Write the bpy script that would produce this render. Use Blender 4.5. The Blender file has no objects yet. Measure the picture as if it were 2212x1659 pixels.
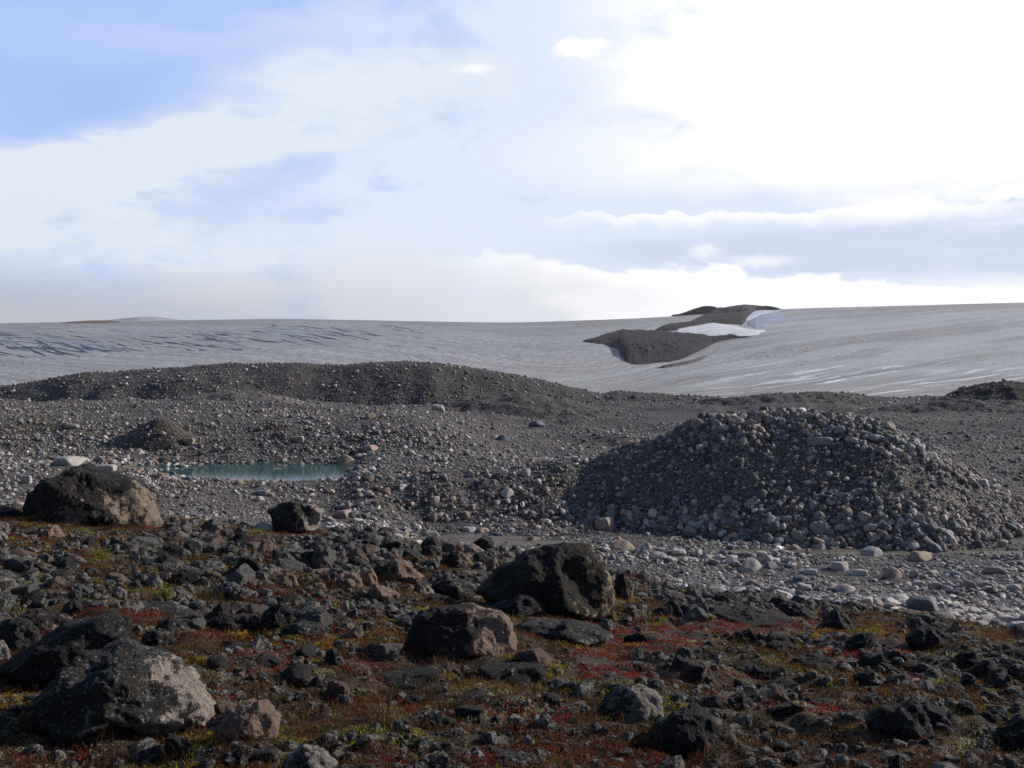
import bpy, bmesh, math, random
import numpy as np
from mathutils import Vector
R = math.radians
rng = np.random.default_rng(7)
random.seed(7)
C = bpy.context.scene.collection

# ------------------------------------------------------------------ camera, sky, sun, exposure
F, CX, HY, W, HH = 2372.0, 1106.0, 720.0, 2212.0, 1659.0
cd = bpy.data.cameras.new('camera'); cam = bpy.data.objects.new('camera', cd); C.objects.link(cam)
cam.location = (0, 0, 0); cam.rotation_euler = (R(90), 0, 0)
cd.sensor_width = 36; cd.lens = 36 * F / W; cd.shift_y = -(HH / 2 - HY) / W
cd.clip_start = 0.1; cd.clip_end = 20000
bpy.context.scene.camera = cam
SUN_AZ, SUN_EL = 67, 25
vs = bpy.context.scene.view_settings
vs.view_transform = 'Standard'; vs.look = 'None'; vs.exposure = 0.0; vs.gamma = 1; vs.use_curve_mapping = False
bpy.context.scene.cycles.max_bounces = 5
sd = Vector((math.sin(R(SUN_AZ)) * math.cos(R(SUN_EL)), math.cos(R(SUN_AZ)) * math.cos(R(SUN_EL)), math.sin(R(SUN_EL))))
sl = bpy.data.lights.new('sun', 'SUN'); sl.energy = 5.0; sl.angle = R(0.55); sl.color = (1.0, 0.93, 0.82)
so = bpy.data.objects.new('sun', sl); so.rotation_euler = sd.to_track_quat('Z', 'Y').to_euler(); C.objects.link(so)


class NT:
    """small helper for writing node trees"""
    def __init__(s, tree):
        s.t = tree; s.n = tree.nodes; s.l = tree.links
    def put(s, sock, v):
        if v is None: return
        if hasattr(v, 'is_output') or isinstance(v, bpy.types.NodeSocket): s.l.new(v, sock)
        else:
            if isinstance(v, (tuple, list)) and len(v) == 3 and sock.type == 'RGBA': v = (*v, 1)
            sock.default_value = v
    def m(s, op, a, b=None, c=None, clamp=False):
        n = s.n.new('ShaderNodeMath'); n.operation = op; n.use_clamp = clamp
        for i, v in enumerate((a, b, c)): s.put(n.inputs[i], v)
        return n.outputs[0]
    def vm(s, op, a, b=None, sc=None):
        n = s.n.new('ShaderNodeVectorMath'); n.operation = op
        s.put(n.inputs[0], a)
        if b is not None: s.put(n.inputs[1], b)
        if sc is not None: s.put(n.inputs['Scale'], sc)
        return n.outputs['Value'] if op in ('LENGTH', 'DOT_PRODUCT') else n.outputs[0]
    def mapping(s, v, loc=(0, 0, 0), rot=(0, 0, 0), scale=(1, 1, 1), kind='POINT'):
        n = s.n.new('ShaderNodeMapping'); n.vector_type = kind; s.put(n.inputs[0], v)
        n.inputs[1].default_value = loc; n.inputs[2].default_value = rot; n.inputs[3].default_value = scale
        return n.outputs[0]
    def noise(s, v, scale, detail=4, rough=0.55, dist=0.0, color=False):
        n = s.n.new('ShaderNodeTexNoise'); s.put(n.inputs['Vector'], v)
        n.inputs['Scale'].default_value = scale; n.inputs['Detail'].default_value = detail
        n.inputs['Roughness'].default_value = rough; n.inputs['Distortion'].default_value = dist
        return n.outputs['Color' if color else 'Fac']
    def voro(s, v, scale, feature='F1', rnd=1.0):
        n = s.n.new('ShaderNodeTexVoronoi'); n.feature = feature; s.put(n.inputs['Vector'], v)
        n.inputs['Scale'].default_value = scale; n.inputs['Randomness'].default_value = rnd
        return n
    def ramp(s, v, lo, hi, a=0.0, b=1.0, smooth=True):
        n = s.n.new('ShaderNodeMapRange'); n.interpolation_type = 'SMOOTHSTEP' if smooth else 'LINEAR'
        s.put(n.inputs[0], v)
        for i, x in enumerate((lo, hi, a, b)): s.put(n.inputs[i + 1], x)
        return n.outputs[0]
    def mix(s, f, a, b, mode='MIX'):
        n = s.n.new('ShaderNodeMix'); n.data_type = 'RGBA'; n.blend_type = mode
        s.put(n.inputs[0], f); s.put(n.inputs[6], a); s.put(n.inputs[7], b)
        return n.outputs[2]
    def comb(s, x, y, z):
        n = s.n.new('ShaderNodeCombineXYZ'); s.put(n.inputs[0], x); s.put(n.inputs[1], y); s.put(n.inputs[2], z)
        return n.outputs[0]
    def sep(s, v):
        n = s.n.new('ShaderNodeSeparateXYZ'); s.put(n.inputs[0], v); return n.outputs
    def attr(s, name, kind='GEOMETRY'):
        n = s.n.new('ShaderNodeAttribute'); n.attribute_name = name; n.attribute_type = kind; return n
    def bump(s, h, strength=0.5, dist=0.02, normal=None):
        n = s.n.new('ShaderNodeBump'); s.put(n.inputs['Height'], h)
        n.inputs['Strength'].default_value = strength; n.inputs['Distance'].default_value = dist
        if normal is not None: s.l.new(normal, n.inputs['Normal'])
        return n.outputs[0]


def azel(px, row):
    """photo pixel -> compass angle and height above the horizon (degrees)"""
    x, z = (px - CX) / F, (HY - row) / F
    return math.degrees(math.atan(x)), math.degrees(math.atan(z / math.hypot(1, x)))


def build_world():
    w = bpy.data.worlds.new('World'); bpy.context.scene.world = w; w.use_nodes = True
    N = NT(w.node_tree); N.n.clear()
    out = N.n.new('ShaderNodeOutputWorld'); bg = N.n.new('ShaderNodeBackground'); N.l.new(bg.outputs[0], out.inputs[0])
    S = 0.1
    bg.inputs['Strength'].default_value = S
    sky = N.n.new('ShaderNodeTexSky'); sky.sky_type = 'NISHITA'; sky.sun_disc = False
    sky.sun_elevation = R(SUN_EL); sky.sun_rotation = R(SUN_AZ); sky.altitude = 400; sky.air_density = 1.0; sky.dust_density = 0.6; sky.ozone_density = 1.5
    tc = N.n.new('ShaderNodeTexCoord'); d = N.sep(tc.outputs['Generated'])
    az = N.m('MULTIPLY', N.m('ARCTAN2', d[0], d[1]), 180 / math.pi)
    el = N.m('MULTIPLY', N.m('ARCSINE', d[2]), 180 / math.pi)
    P = N.comb(az, el, 0.0)
    # cloud texture coordinates: stretched along the horizon, more so when low
    Q = N.mapping(P, scale=(0.45, 1.0, 1.0))
    warp = N.vm('SCALE', N.vm('SUBTRACT', N.noise(N.mapping(P, scale=(0.10, 0.2, 1)), 1.0, 5, 0.52, 0.3, color=True), (0.5, 0.5, 0.5)), sc=3.2)
    PW = N.vm('ADD', P, warp)
    PL = N.vm('ADD', P, N.vm('SCALE', warp, sc=0.35))

    def blob(px, row, rx, ry, rot, amp, src=PW, inner=0.0):
        a, e = azel(px, row); k = 180 / math.pi / F
        v = N.mapping(src, loc=(a, e, 0), rot=(0, 0, R(rot)), scale=(rx * k, ry * k, 1), kind='TEXTURE')
        return N.ramp(N.vm('LENGTH', v), 1.0, inner, 0.0, amp)

    def total(items, src=PW):
        acc = None
        for it in items:
            b = blob(*it[:6], src=src, inner=it[6] if len(it) > 6 else 0.0)
            acc = b if acc is None else N.m('ADD', acc, b)
        return acc
    fine = N.noise(N.mapping(P, rot=(0, 0, R(12)), scale=(0.16, 0.5, 1)), 1.0, 9, 0.58, 0.5)
    fine2 = N.noise(N.mapping(P, scale=(0.35, 0.9, 1)), 1.0, 8, 0.6, 0.2)
    g = lambda v: tuple(x / S for x in v)
    # blue ground colour: the clear sky itself, lightened by a thin even veil
    skyc = N.mix(1.0, sky.outputs[0], (0.62, 0.80, 1.25), 'MULTIPLY')
    c = N.mix(0.88, skyc, g((0.43, 0.59, 1.0)))
    # thin veil everywhere, thicker to the right and low down
    veil = total([(1900, 300, 1500, 1000, 0, 1.3, .3), (1100, 600, 1500, 420, 0, .8), (150, 50, 500, 120, 8, .22), (700, 60, 600, 200, 5, .42), (620, 190, 420, 60, 5, .3), (3200, 300, 1500, 1500, 0, 1), (-900, 400, 900, 600, 0, .8), (1330, 150, 420, 230, 0, .35), (850, 400, 500, 160, 0, .4)])
    veil = N.m('MULTIPLY', veil, N.ramp(fine, 0.2, 0.75, 0.85, 1.15), clamp=True)
    c = N.mix(veil, c, g((0.74, 0.83, 1.0)))
    # the long white band sweeping up to the right
    band = total([(820, 150, 420, 75, 4, .85, .3), (650, 260, 620, 110, 10, .9, .3), (330, 350, 520, 120, 12, .95, .3), (120, 430, 420, 150, 6, .8, .2), (450, 540, 750, 130, 0, .85), (1000, 200, 300, 60, 2, .5), (1150, 480, 600, 90, 0, .35), (760, 600, 900, 90, 0, .5)])
    band = N.m('MULTIPLY', band, N.ramp(fine2, 0.3, 0.68, 0.55, 1.35), clamp=True)
    c = N.mix(N.m('MULTIPLY', band, 0.92), c, g((0.79, 0.86, 0.94)))
    # blown out glow of thin cloud towards the sun
    glow = total([(2050, 120, 900, 420, -10, 2.6, .3), (1900, 320, 1000, 150, 0, .9, .2), (2700, 200, 900, 800, 0, 1.2, .3), (1480, 230, 380, 130, 8, .5)])
    glow = N.m('MULTIPLY', glow, N.ramp(fine, 0.25, 0.6, 0.88, 1.12), clamp=True)
    c = N.mix(glow, c, g((1.06, 1.06, 1.07)))
    c = N.mix(N.m('MULTIPLY', blob(2050, 170, 620, 240, 0, 1.6, P, .4), 1.0, clamp=True), c, g((1.06, 1.06, 1.07)))
    # blue grey layer low on the right
    lay = total([(2000, 540, 800, 78, 0, 1.1, .35), (1400, 545, 330, 45, 0, .45), (2300, 425, 420, 55, 6, .75, .1), (1750, 420, 560, 40, 1, .4)], src=PL)
    streak = N.noise(N.mapping(P, rot=(0, 0, R(-3)), scale=(0.16, 1.1, 1)), 1.0, 9, 0.62, 0.6)
    lay = N.m('MULTIPLY', lay, N.ramp(streak, 0.3, 0.62, 1.3, 0.8), clamp=True)
    c = N.mix(lay, c, g((0.64, 0.72, 0.93)))
    # cumulus line with a crisp lit top
    _, e1 = azel(1600, 461)
    edge = N.m('ADD', e1, N.m('MULTIPLY', N.m('SUBTRACT', N.noise(N.mapping(P, scale=(0.5, 0.25, 1)), 1.0, 9, 0.62), 0.5), 1.5))
    line = N.m('MULTIPLY', N.ramp(el, N.m('ADD', edge, 0.12), edge), N.ramp(el, N.m('SUBTRACT', edge, 0.75), edge))
    line = N.m('MULTIPLY', line, blob(1700, 470, 620, 120, 0, 1.1, P, .4))
    c = N.mix(N.m('MULTIPLY', line, 1.0, clamp=True), c, g((1.02, 1.03, 1.06)))
    # puffs
    puff = total([(1253, 101, 72, 27, 2, 1.6, .35), (2190, 416, 90, 18, 2, 1.6, .35), (1025, 147, 60, 16, 4, .9), (1640, 565, 110, 24, 0, .8), (1520, 545, 60, 22, 0, .7)], src=N.vm('ADD', P, N.vm('SCALE', N.vm('SUBTRACT', N.noise(P, 1.1, 8, 0.62, color=True), (0.5, 0.5, 0.5)), sc=1.0)))
    c = N.mix(N.m('MULTIPLY', puff, 1.0, clamp=True), c, g((1.02, 1.03, 1.06)))
    # white fog bank standing on the ice, billowy upper edge sinking to the right
    big = N.noise(N.mapping(P, scale=(0.22, 0.4, 1)), 1.0, 10, 0.6, 0.3)
    top = N.ramp(az, azel(1050, 0)[0], azel(2212, 0)[0], azel(1050, 545)[1], azel(2212, 628)[1], smooth=False)
    top = N.m('ADD', top, N.m('MULTIPLY', N.m('SUBTRACT', big, 0.5), 3.2))
    bank = N.ramp(el, N.m('ADD', top, 0.12), N.m('SUBTRACT', top, 0.25))
    bank = N.m('MULTIPLY', bank, N.ramp(az, azel(850, 0)[0], azel(1250, 0)[0]))
    c = N.mix(bank, c, g((1.10, 1.10, 1.10)))
    # softer pale bank in the middle and grey fog on the left
    fog = total([(850, 640, 700, 110, 0, 1.2, .3), (1150, 690, 250, 40, 0, .5)])
    c = N.mix(N.m('MULTIPLY', fog, N.ramp(fine2, .3, .7, .75, 1.1), clamp=True), c, g((0.79, 0.81, 0.86)))
    soft = N.ramp(N.m('ADD', el, N.m('MULTIPLY', N.m('SUBTRACT', big, 0.5), 1.2)), azel(200, 555)[1], azel(200, 680)[1])
    soft = N.m('MULTIPLY', soft, N.ramp(az, azel(1300, 0)[0], azel(0, 0)[0]))
    c = N.mix(N.m('MULTIPLY', soft, 1.0, clamp=True), c, g((0.53, 0.55, 0.61)))
    # unseen sky behind and overhead: clear, dimmed to cut the fill light
    far = N.m('MAXIMUM', N.ramp(N.m('ABSOLUTE', N.m('SUBTRACT', az, 20.0)), 65, 110), N.ramp(el, 30, 55))
    c = N.mix(far, c, N.mix(1.0, sky.outputs[0], (0.62, 0.66, 0.76), 'MULTIPLY'))
    # below the horizon: dull ground bounce
    c = N.mix(N.ramp(el, -1.5, -4.0), c, g((0.12, 0.12, 0.13)))
    N.l.new(c, bg.inputs['Color'])


build_world()

# ------------------------------------------------------------------ numeric helpers
def _hash(ix, iy, iz, seed):
    h = (ix.astype(np.uint32) * np.uint32(374761393)) ^ (iy.astype(np.uint32) * np.uint32(668265263)) ^ (iz.astype(np.uint32) * np.uint32(2246822519)) ^ np.uint32((seed * 3266489917 + 12345) & 0xffffffff)
    h = (h ^ (h >> np.uint32(13))) * np.uint32(1274126177)
    h = (h ^ (h >> np.uint32(15))) * np.uint32(2654435761)
    return ((h ^ (h >> np.uint32(16))) & np.uint32(0xffffff)).astype(np.float64) / 0x7fffff - 1


def vnoise(x, y, z, seed=0):
    x, y, z = np.broadcast_arrays(x, y, z)
    i = [np.floor(v).astype(np.int64) for v in (x, y, z)]
    f = [v - k for v, k in zip((x, y, z), i)]
    u = [t * t * (3 - 2 * t) for t in f]
    out = 0
    for a in (0, 1):
        for b in (0, 1):
            for c in (0, 1):
                out = out + _hash(i[0] + a, i[1] + b, i[2] + c, seed) * (u[0] if a else 1 - u[0]) * (u[1] if b else 1 - u[1]) * (u[2] if c else 1 - u[2])
    return out


def fbm(x, y, z=0.0, octaves=4, seed=0, gain=0.5):
    x = np.asarray(x, float); y = np.asarray(y, float); z = np.asarray(z, float)
    s, a = 0, 1.0
    for k in range(octaves):
        s = s + a * vnoise(x * 2 ** k + 17.3 * k, y * 2 ** k - 9.1 * k, z * 2 ** k + 3.7 * k, seed + k); a *= gain
    return s


def sst(x, a, b):
    t = np.clip((x - a) / (b - a), 0, 1); return t * t * (3 - 2 * t)


class Table:
    """height of a surface by direction and distance, smoothed; outside the table the ends are held"""
    def __init__(s, cols, dmin, dmax, blur=(2, 1.5)):
        s.ld0, s.ld1 = math.log(dmin), math.log(dmax)
        s.nd, s.npx = 240, 200
        s.p0, s.p1 = -700.0, 2900.0
        ds = np.exp(np.linspace(s.ld0, s.ld1, s.nd))
        pxs = sorted(cols)
        T = np.zeros((len(pxs), s.nd))
        for i, p in enumerate(pxs):
            dd = np.array([a for a, b in cols[p]], float)
            ss = np.array([(b - HY) / F for a, b in cols[p]])
            zz = -dd * ss
            T[i] = np.interp(ds, dd, zz)
            lo = ds < dd[0]; T[i][lo] = zz[0]
            hi = ds > dd[-1]; T[i][hi] = -ds[hi] * ss[-1]
        G = np.zeros((s.npx, s.nd)); gp = np.linspace(s.p0, s.p1, s.npx)
        for j in range(s.nd): G[:, j] = np.interp(gp, pxs, T[:, j])
        def bl(A, sig, ax):
            if sig <= 0: return A
            k = np.exp(-0.5 * (np.arange(-int(4 * sig), int(4 * sig) + 1) / sig) ** 2); k /= k.sum(); r = len(k) // 2
            pad = [(0, 0), (0, 0)]; pad[ax] = (r, r); B = np.pad(A, pad, mode='edge')
            return np.apply_along_axis(lambda v: np.convolve(v, k, 'valid'), ax, B)
        s.G = bl(bl(G, blur[0], 0), blur[1], 1)
    def __call__(s, x, y):
        d = np.clip(y, math.exp(s.ld0), math.exp(s.ld1))
        px = CX + F * x / np.maximum(y, 4.0)
        a = np.clip((px - s.p0) / (s.p1 - s.p0) * (s.npx - 1), 0, s.npx - 1.001)
        b = np.clip((np.log(d) - s.ld0) / (s.ld1 - s.ld0) * (s.nd - 1), 0, s.nd - 1.001)
        i, j = a.astype(int), b.astype(int); u, v = a - i, b - j
        G = s.G
        return (G[i, j] * (1 - u) + G[i + 1, j] * u) * (1 - v) + (G[i, j + 1] * (1 - u) + G[i + 1, j + 1] * u) * v


def zz(d, row): return -d * (row - HY) / F


def rw(d, z): return HY - z / d * F
# ground sheet: (distance, photo row) pairs by photo column
FAR = [(62, 985), (85, 935), (120, 892), (152, 870)]
FARL = [(58.5, 953), (61.5, 907), (66, 893), (85, 886), (120, 881), (150, 877)]
def tail(c): return [(165, c + 10), (180, c + 14), (200, 880), (600, 800), (3000, 760), (6000, 745)]
GCOLS = {
    -300: [(2, rw(2, -1.75)), (6, 1640), (10, 1350), (15, 1200), (24, 1090), (30, 1095), (40, 1085), (47, 1010), (50, 1000), (55.5, 998)] + FARL + tail(862),
    0: [(2, rw(2, -1.78)), (6, 1659), (10, 1350), (15, 1205), (23, 1098), (30, 1100), (40, 1085), (47, 1010), (50, 1000), (55.5, 998)] + FARL + tail(862),
    275: [(2, rw(2, -1.78)), (6, 1659), (10, 1360), (15, 1222), (24, 1115), (31, 1125), (41, 1100), (46.5, 1012), (50, 1000), (55.5, 997)] + FARL + tail(862),
    330: [(2, rw(2, -1.78)), (6, 1659), (10, 1362), (15, 1225), (24, 1118), (31, 1130), (41, 1105), (46.5, 1006), (49, 1034), (51.5, 1034), (54.5, 1012), (56.3, 995)] + FARL + tail(862),
    560: [(2, rw(2, -1.78)), (6, 1659), (10, 1372), (15, 1240), (25, 1140), (32, 1165), (43.6, 1108), (46.5, 1024), (49, 1046), (51.5, 1045), (54.5, 1016), (56.3, 995)] + FARL + tail(862),
    740: [(2, rw(2, -1.78)), (6, 1659), (10, 1385), (15, 1258), (26, 1150), (34, 1185), (44.3, 1130), (47.5, 1017), (49.5, 1042), (51.5, 1040), (54.5, 1014), (56.3, 995)] + FARL + tail(862),
    800: [(2, rw(2, -1.78)), (6, 1659), (10, 1390), (15, 1265), (26.5, 1158), (35, 1205), (42, 1160), (47.5, 1012), (51.5, 1000), (55.5, 990)] + FARL + tail(862),
    900: [(2, rw(2, -1.78)), (6, 1659), (10, 1400), (15, 1280), (27, 1172), (36, 1230), (42, 1178), (45.2, 1138), (48.3, 1028), (52, 1000), (56.5, 985)] + FARL + tail(862),
    1106: [(2, rw(2, -1.8)), (6, 1659), (10, 1415), (15, 1300), (28, 1192), (36, 1255), (41, 1190), (45.6, 1142), (49, 1022), (53, 1000), (58, 980)] + FAR + tail(860),
    1500: [(2, rw(2, -1.8)), (6, 1659), (10, 1440), (16, 1340), (30, 1272), (32, 1290), (37, 1240), (41.5, 1188), (50, 1105), (58, 1030), (70, 975)] + FAR[1:] + tail(862),
    1900: [(2, rw(2, -1.8)), (6, 1659), (10, 1462), (17, 1360), (29, 1305), (32, 1300), (37, 1240), (41.5, 1190), (50, 1105), (58, 1030), (70, 975)] + FAR[1:] + tail(862),
    2212: [(2, rw(2, -1.8)), (6, 1659), (10, 1478), (17, 1385), (28, 1340), (31, 1320), (37, 1245), (41.5, 1195), (50, 1110), (58, 1030), (70, 975)] + FAR[1:] + tail(862),
    2600: [(2, rw(2, -1.8)), (6, 1659), (10, 1480), (17, 1390), (28, 1345), (31, 1325), (37, 1245), (41.5, 1195), (50, 1110), (58, 1030), (70, 975)] + FAR[1:] + tail(862)}
GT = Table(GCOLS, 2, 6000, (1.6, 1.0))
# the edge between heath and river gravel: distance by photo column
EDGE_PX = [-300, 0, 330, 560, 740, 900, 1106, 1300, 1500, 1900, 2212, 2600]
EDGE_D = [24.5, 24, 25, 26, 27, 28, 29, 29.5, 27.5, 23.5, 20.5, 19]


def pxof(x, y): return CX + F * x / np.maximum(y, 1.0)


def heathness(x, y):
    px = pxof(x, y); e = np.interp(px, EDGE_PX, EDGE_D)
    n = fbm(x * 0.5, y * 0.5, 0, 4, 31) * 1.8
    return 1 - sst(y + n, e - 1.0, e + 1.6)


def ground_h(x, y):
    x = np.asarray(x, float); y = np.asarray(y, float)
    z = GT(x, y)
    near = np.clip(y / 6, 0.25, 1)
    hh = heathness(x, y)
    z = z + hh * near * (0.09 * fbm(x * 1.3, y * 1.3, 0, 3, 3) + 0.035 * fbm(x * 5, y * 5, 0, 2, 4))
    flat = np.exp(-((y - 43.2) / 2.4) ** 2)     # the sandy river flat
    g = (1 - hh) * sst(y, 18, 26)
    z = z + g * (1 - 0.85 * flat) * (0.10 * fbm(x * 0.5, y * 0.5, 0, 3, 5) + 0.03 * fbm(x * 3, y * 3, 0, 2, 6))
    farr = sst(y, 60, 85)
    z = z + farr * (0.5 * fbm(x * 0.09, y * 0.09, 0, 4, 8) + 0.45 * sst(y, 64, 74) * fbm(x * 0.13, y * 0.16, 0, 2, 28) + 0.7 * sst(y, 75, 105) * fbm(x * 0.028, y * 0.06, 0, 2, 18)) * (1 - sst(y, 300, 600))
    return z


def curve(pts, x):
    p = np.array(pts, float); return np.interp(x, p[:, 0], p[:, 1])


MOUND = [(600, 1060), (760, 1032), (900, 1014), (1000, 1009), (1120, 1008), (1200, 1003), (1290, 1000), (1340, 975), (1400, 955), (1450, 942), (1500, 920), (1550, 905), (1620, 897), (1700, 893), (1800, 896), (1860, 904), (1910, 924), (1960, 950), (2020, 992), (2080, 1030), (2140, 1060), (2212, 1088), (2330, 1115), (2450, 1130), (2700, 1140)]
RIDGE = [(-500, 900), (-200, 870), (-60, 845), (0, 833), (60, 826), (120, 815), (190, 804), (250, 804), (310, 799), (380, 794), (430, 788), (480, 785), (560, 784), (640, 784), (700, 788), (750, 789), (800, 783), (880, 780), (950, 784), (1000, 791), (1050, 799), (1110, 808), (1160, 819), (1210, 830), (1260, 842), (1300, 850), (1330, 843), (1380, 847), (1450, 853), (1520, 857), (1590, 862), (1640, 853), (1690, 849), (1750, 846), (1820, 848), (1870, 855), (1940, 860), (2010, 855), (2100, 858), (2300, 860), (2700, 866)]


def mound_h(x, y):
    Y = 49.5; zc = zz(Y, curve(MOUND, CX + F * x / Y)); px = pxof(x, y)
    t = y - Y - 1.2 * np.sin(x * 0.22) ; r = 1.6
    s = np.where(t < 0, 0.66, 0.55)
    prof = np.where(t < 0, (np.sqrt(t * t + r * r) - r) * 0.70, (np.sqrt(t * t + r * r) - r) * 0.55)
    z = zc - prof + 0.16 * fbm(x * 0.6, y * 0.6, 0, 4, 11)
    return np.where(px < 820, z - (820 - px) * 0.03, z)


def ridge_h(x, y):
    Y = 162.0; zc = zz(Y, curve(RIDGE, CX + F * x / Y)); t = y - Y; r = 4.0
    prof = (np.sqrt(t * t + r * r) - r) * 0.55
    gully = fbm(x * 0.10, y * 0.02, 0, 3, 12)
    return zc - prof * (1 + 0.25 * gully) + 0.35 * fbm(x * 0.15, y * 0.15, 0, 4, 13) * sst(np.abs(t), 0, 6) + 0.10 * fbm(x * .5, y * .5, 0, 3, 15)


def bump_h(cpx, d, crow, rx, ry, p=1.0, lean=0.0, seed=0, k=1.0):
    cx = (cpx - CX) / F * d; top = zz(d, crow)
    def h(x, y):
        u = (x - cx) / rx; v = (y - d) / ry
        r = np.sqrt(u * u + v * v + 0.004)
        r = r * (1 + 0.18 * fbm(x / rx * 1.3 + 5, y / ry * 1.3, 0, 3, 40 + seed))
        base = top - 3.0 * (rx + ry) * 0.12 * k
        return top + lean * u - (top - base) * r ** (1.0 + p * 0.6) + rx * 0.012 * fbm(x * 1.2, y * 1.2, 0, 3, 50 + seed)
    return h, (cx - rx * 1.9, cx + rx * 1.9, d - ry * 1.9, d + ry * 1.9)


cone_h, cone_b = bump_h(345, 58.9, 896, 3.6, 2.5, 0.02, 0, 1)
knoll_h, knoll_b = bump_h(505, 84, 843, 13, 9, 1.0, 0, 2, .45)
swell_h, swell_b = bump_h(1115, 116, 850, 15, 8, 1.2, 0, 3, .4)
dark_h, dark_b = bump_h(2185, 150, 823, 12, 9, 1.0, 0, 4, .5)
rise_h, rise_b = bump_h(2110, 126, 864, 22, 9, 1.1, 0, 5, .3)
rise2_h, rise2_b = bump_h(1690, 141, 854, 24, 9, 1.1, 0, 6, .3)
HILLS = [(mound_h, (-12, 38, 39, 58)), (ridge_h, (-100, 110, 146, 180)), (cone_h, cone_b), (knoll_h, knoll_b), (swell_h, swell_b), (dark_h, dark_b), (rise_h, rise_b), (rise2_h, rise2_b)]


def top_h(x, y):
    x = np.asarray(x, float); y = np.asarray(y, float)
    z = ground_h(x, y)
    for f, b in HILLS:
        m = (x > b[0]) & (x < b[1]) & (y > b[2]) & (y < b[3])
        if m.any():
            zz_ = np.where(m, f(x, y), -1e9); z = np.maximum(z, zz_)
    return z


_D = np.exp(np.linspace(math.log(4.0), math.log(185), 700))


def pix(px, row, dmin=4.0):
    """distance at which the line of sight through this point of the photo first meets the ground"""
    x = (px - CX) / F * _D; z = zz(_D, row); g = top_h(x, _D)
    k = np.where((g >= z) & (_D >= dmin))[0]
    if len(k) == 0: return 170.0
    return float(_D[k[0]])


def visible(x, y, z):
    """rough test: seen from the camera over the ground in front"""
    out = np.ones(len(x), bool)
    for t in np.linspace(0.3, 0.985, 26):
        g = top_h(x * t, y * t); out &= (g < z * t + 0.02) | (y * t < 4)
    return out


def set_props(o, label=None, cat=None, kind=None, group=None):
    if label: o['label'] = label
    if cat: o['category'] = cat
    if kind: o['kind'] = kind
    if group: o['group'] = group
    return o


def mesh_np(name, V, Fc, mat, smooth=True, attrs=None, link=True):
    """V (n,3), Fc (m,3 or 4) -> object"""
    me = bpy.data.meshes.new(name); V = np.ascontiguousarray(V, np.float32); Fc = np.ascontiguousarray(Fc, np.int32)
    k = Fc.shape[1]
    me.vertices.add(len(V)); me.vertices.foreach_set('co', V.ravel())
    me.loops.add(Fc.size); me.loops.foreach_set('vertex_index', Fc.ravel())
    me.polygons.add(len(Fc)); me.polygons.foreach_set('loop_start', np.arange(0, Fc.size, k, dtype=np.int32))
    me.polygons.foreach_set('use_smooth', np.full(len(Fc), smooth, bool))
    me.update(calc_edges=True)
    for nm, arr in (attrs or {}).items():
        if arr.ndim == 1:
            a = me.attributes.new(nm, 'FLOAT', 'POINT'); a.data.foreach_set('value', arr.astype(np.float32))
        else:
            a = me.attributes.new(nm, 'FLOAT_COLOR', 'POINT')
            if arr.shape[1] == 3: arr = np.hstack([arr, np.ones((len(arr), 1))])
            a.data.foreach_set('color', np.ascontiguousarray(arr, np.float32).ravel())
    if mat: me.materials.append(mat)
    o = bpy.data.objects.new(name, me)
    if link: C.objects.link(o)
    return o


def grid_faces(ni, nj, flip=False):
    i, j = np.meshgrid(np.arange(ni - 1), np.arange(nj - 1), indexing='ij'); a = (i * nj + j).ravel()
    f = np.stack([a, a + nj, a + nj + 1, a + 1], 1)
    return f[:, ::-1] if flip else f

# ------------------------------------------------------------------ materials
def new_mat(name, rough=0.85, spec=0.3):
    m = bpy.data.materials.new(name); m.use_nodes = True; N = NT(m.node_tree)
    b = m.node_tree.nodes['Principled BSDF']; b.inputs['Roughness'].default_value = rough; b.inputs['Specular IOR Level'].default_value = spec
    return m, N, b


def geo_pos(N): return N.n.new('ShaderNodeNewGeometry').outputs['Position']


def gravel_color(N, P, base_a, base_b, contrast=1.0):
    """pebbly till: cells of several sizes, each its own tone"""
    big = N.noise(P, 0.12, 5, 0.6)
    c = N.mix(N.ramp(big, 0.35, 0.65), base_a, base_b)
    tone = None
    for sc, w in ((2.2, .5), (6.0, .8), (17.0, .8)):
        v = N.voro(P, sc); cell = N.sep(v.outputs['Color'])[0]
        t = N.ramp(cell, 0.0, 1.0, 0.62 if w < .6 else 1 - .55 * w * contrast, 1.0 if w < .6 else 1 + .6 * w * contrast, smooth=False)
        tone = t if tone is None else N.m('MULTIPLY', tone, t)
    c = N.mix(1.0, c, N.comb(tone, tone, tone), 'MULTIPLY')
    v = N.voro(P, 9.0); cs = N.sep(v.outputs['Color'])
    spot = N.m('MULTIPLY', N.m('GREATER_THAN', cs[1], 0.9), N.m('LESS_THAN', v.outputs['Distance'], 0.36))
    c = N.mix(N.m('MULTIPLY', spot, 0.75 * contrast), c, (0.30, 0.29, 0.28))
    h = N.m('ADD', N.m('MULTIPLY', N.m('SUBTRACT', 0.5, N.voro(P, 6.0).outputs['Distance']), 0.6), N.m('MULTIPLY', N.m('SUBTRACT', 0.5, N.voro(P, 19.0).outputs['Distance']), 0.25))
    return c, h


def mat_gravel(name, a, b, contrast=1.0):
    m, N, B = new_mat(name, 0.9, 0.25)
    P = geo_pos(N); c, h = gravel_color(N, P, a, b, contrast)
    N.put(B.inputs['Base Color'], c); N.put(B.inputs['Normal'], N.bump(h, 0.9, 0.12))
    return m


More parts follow.
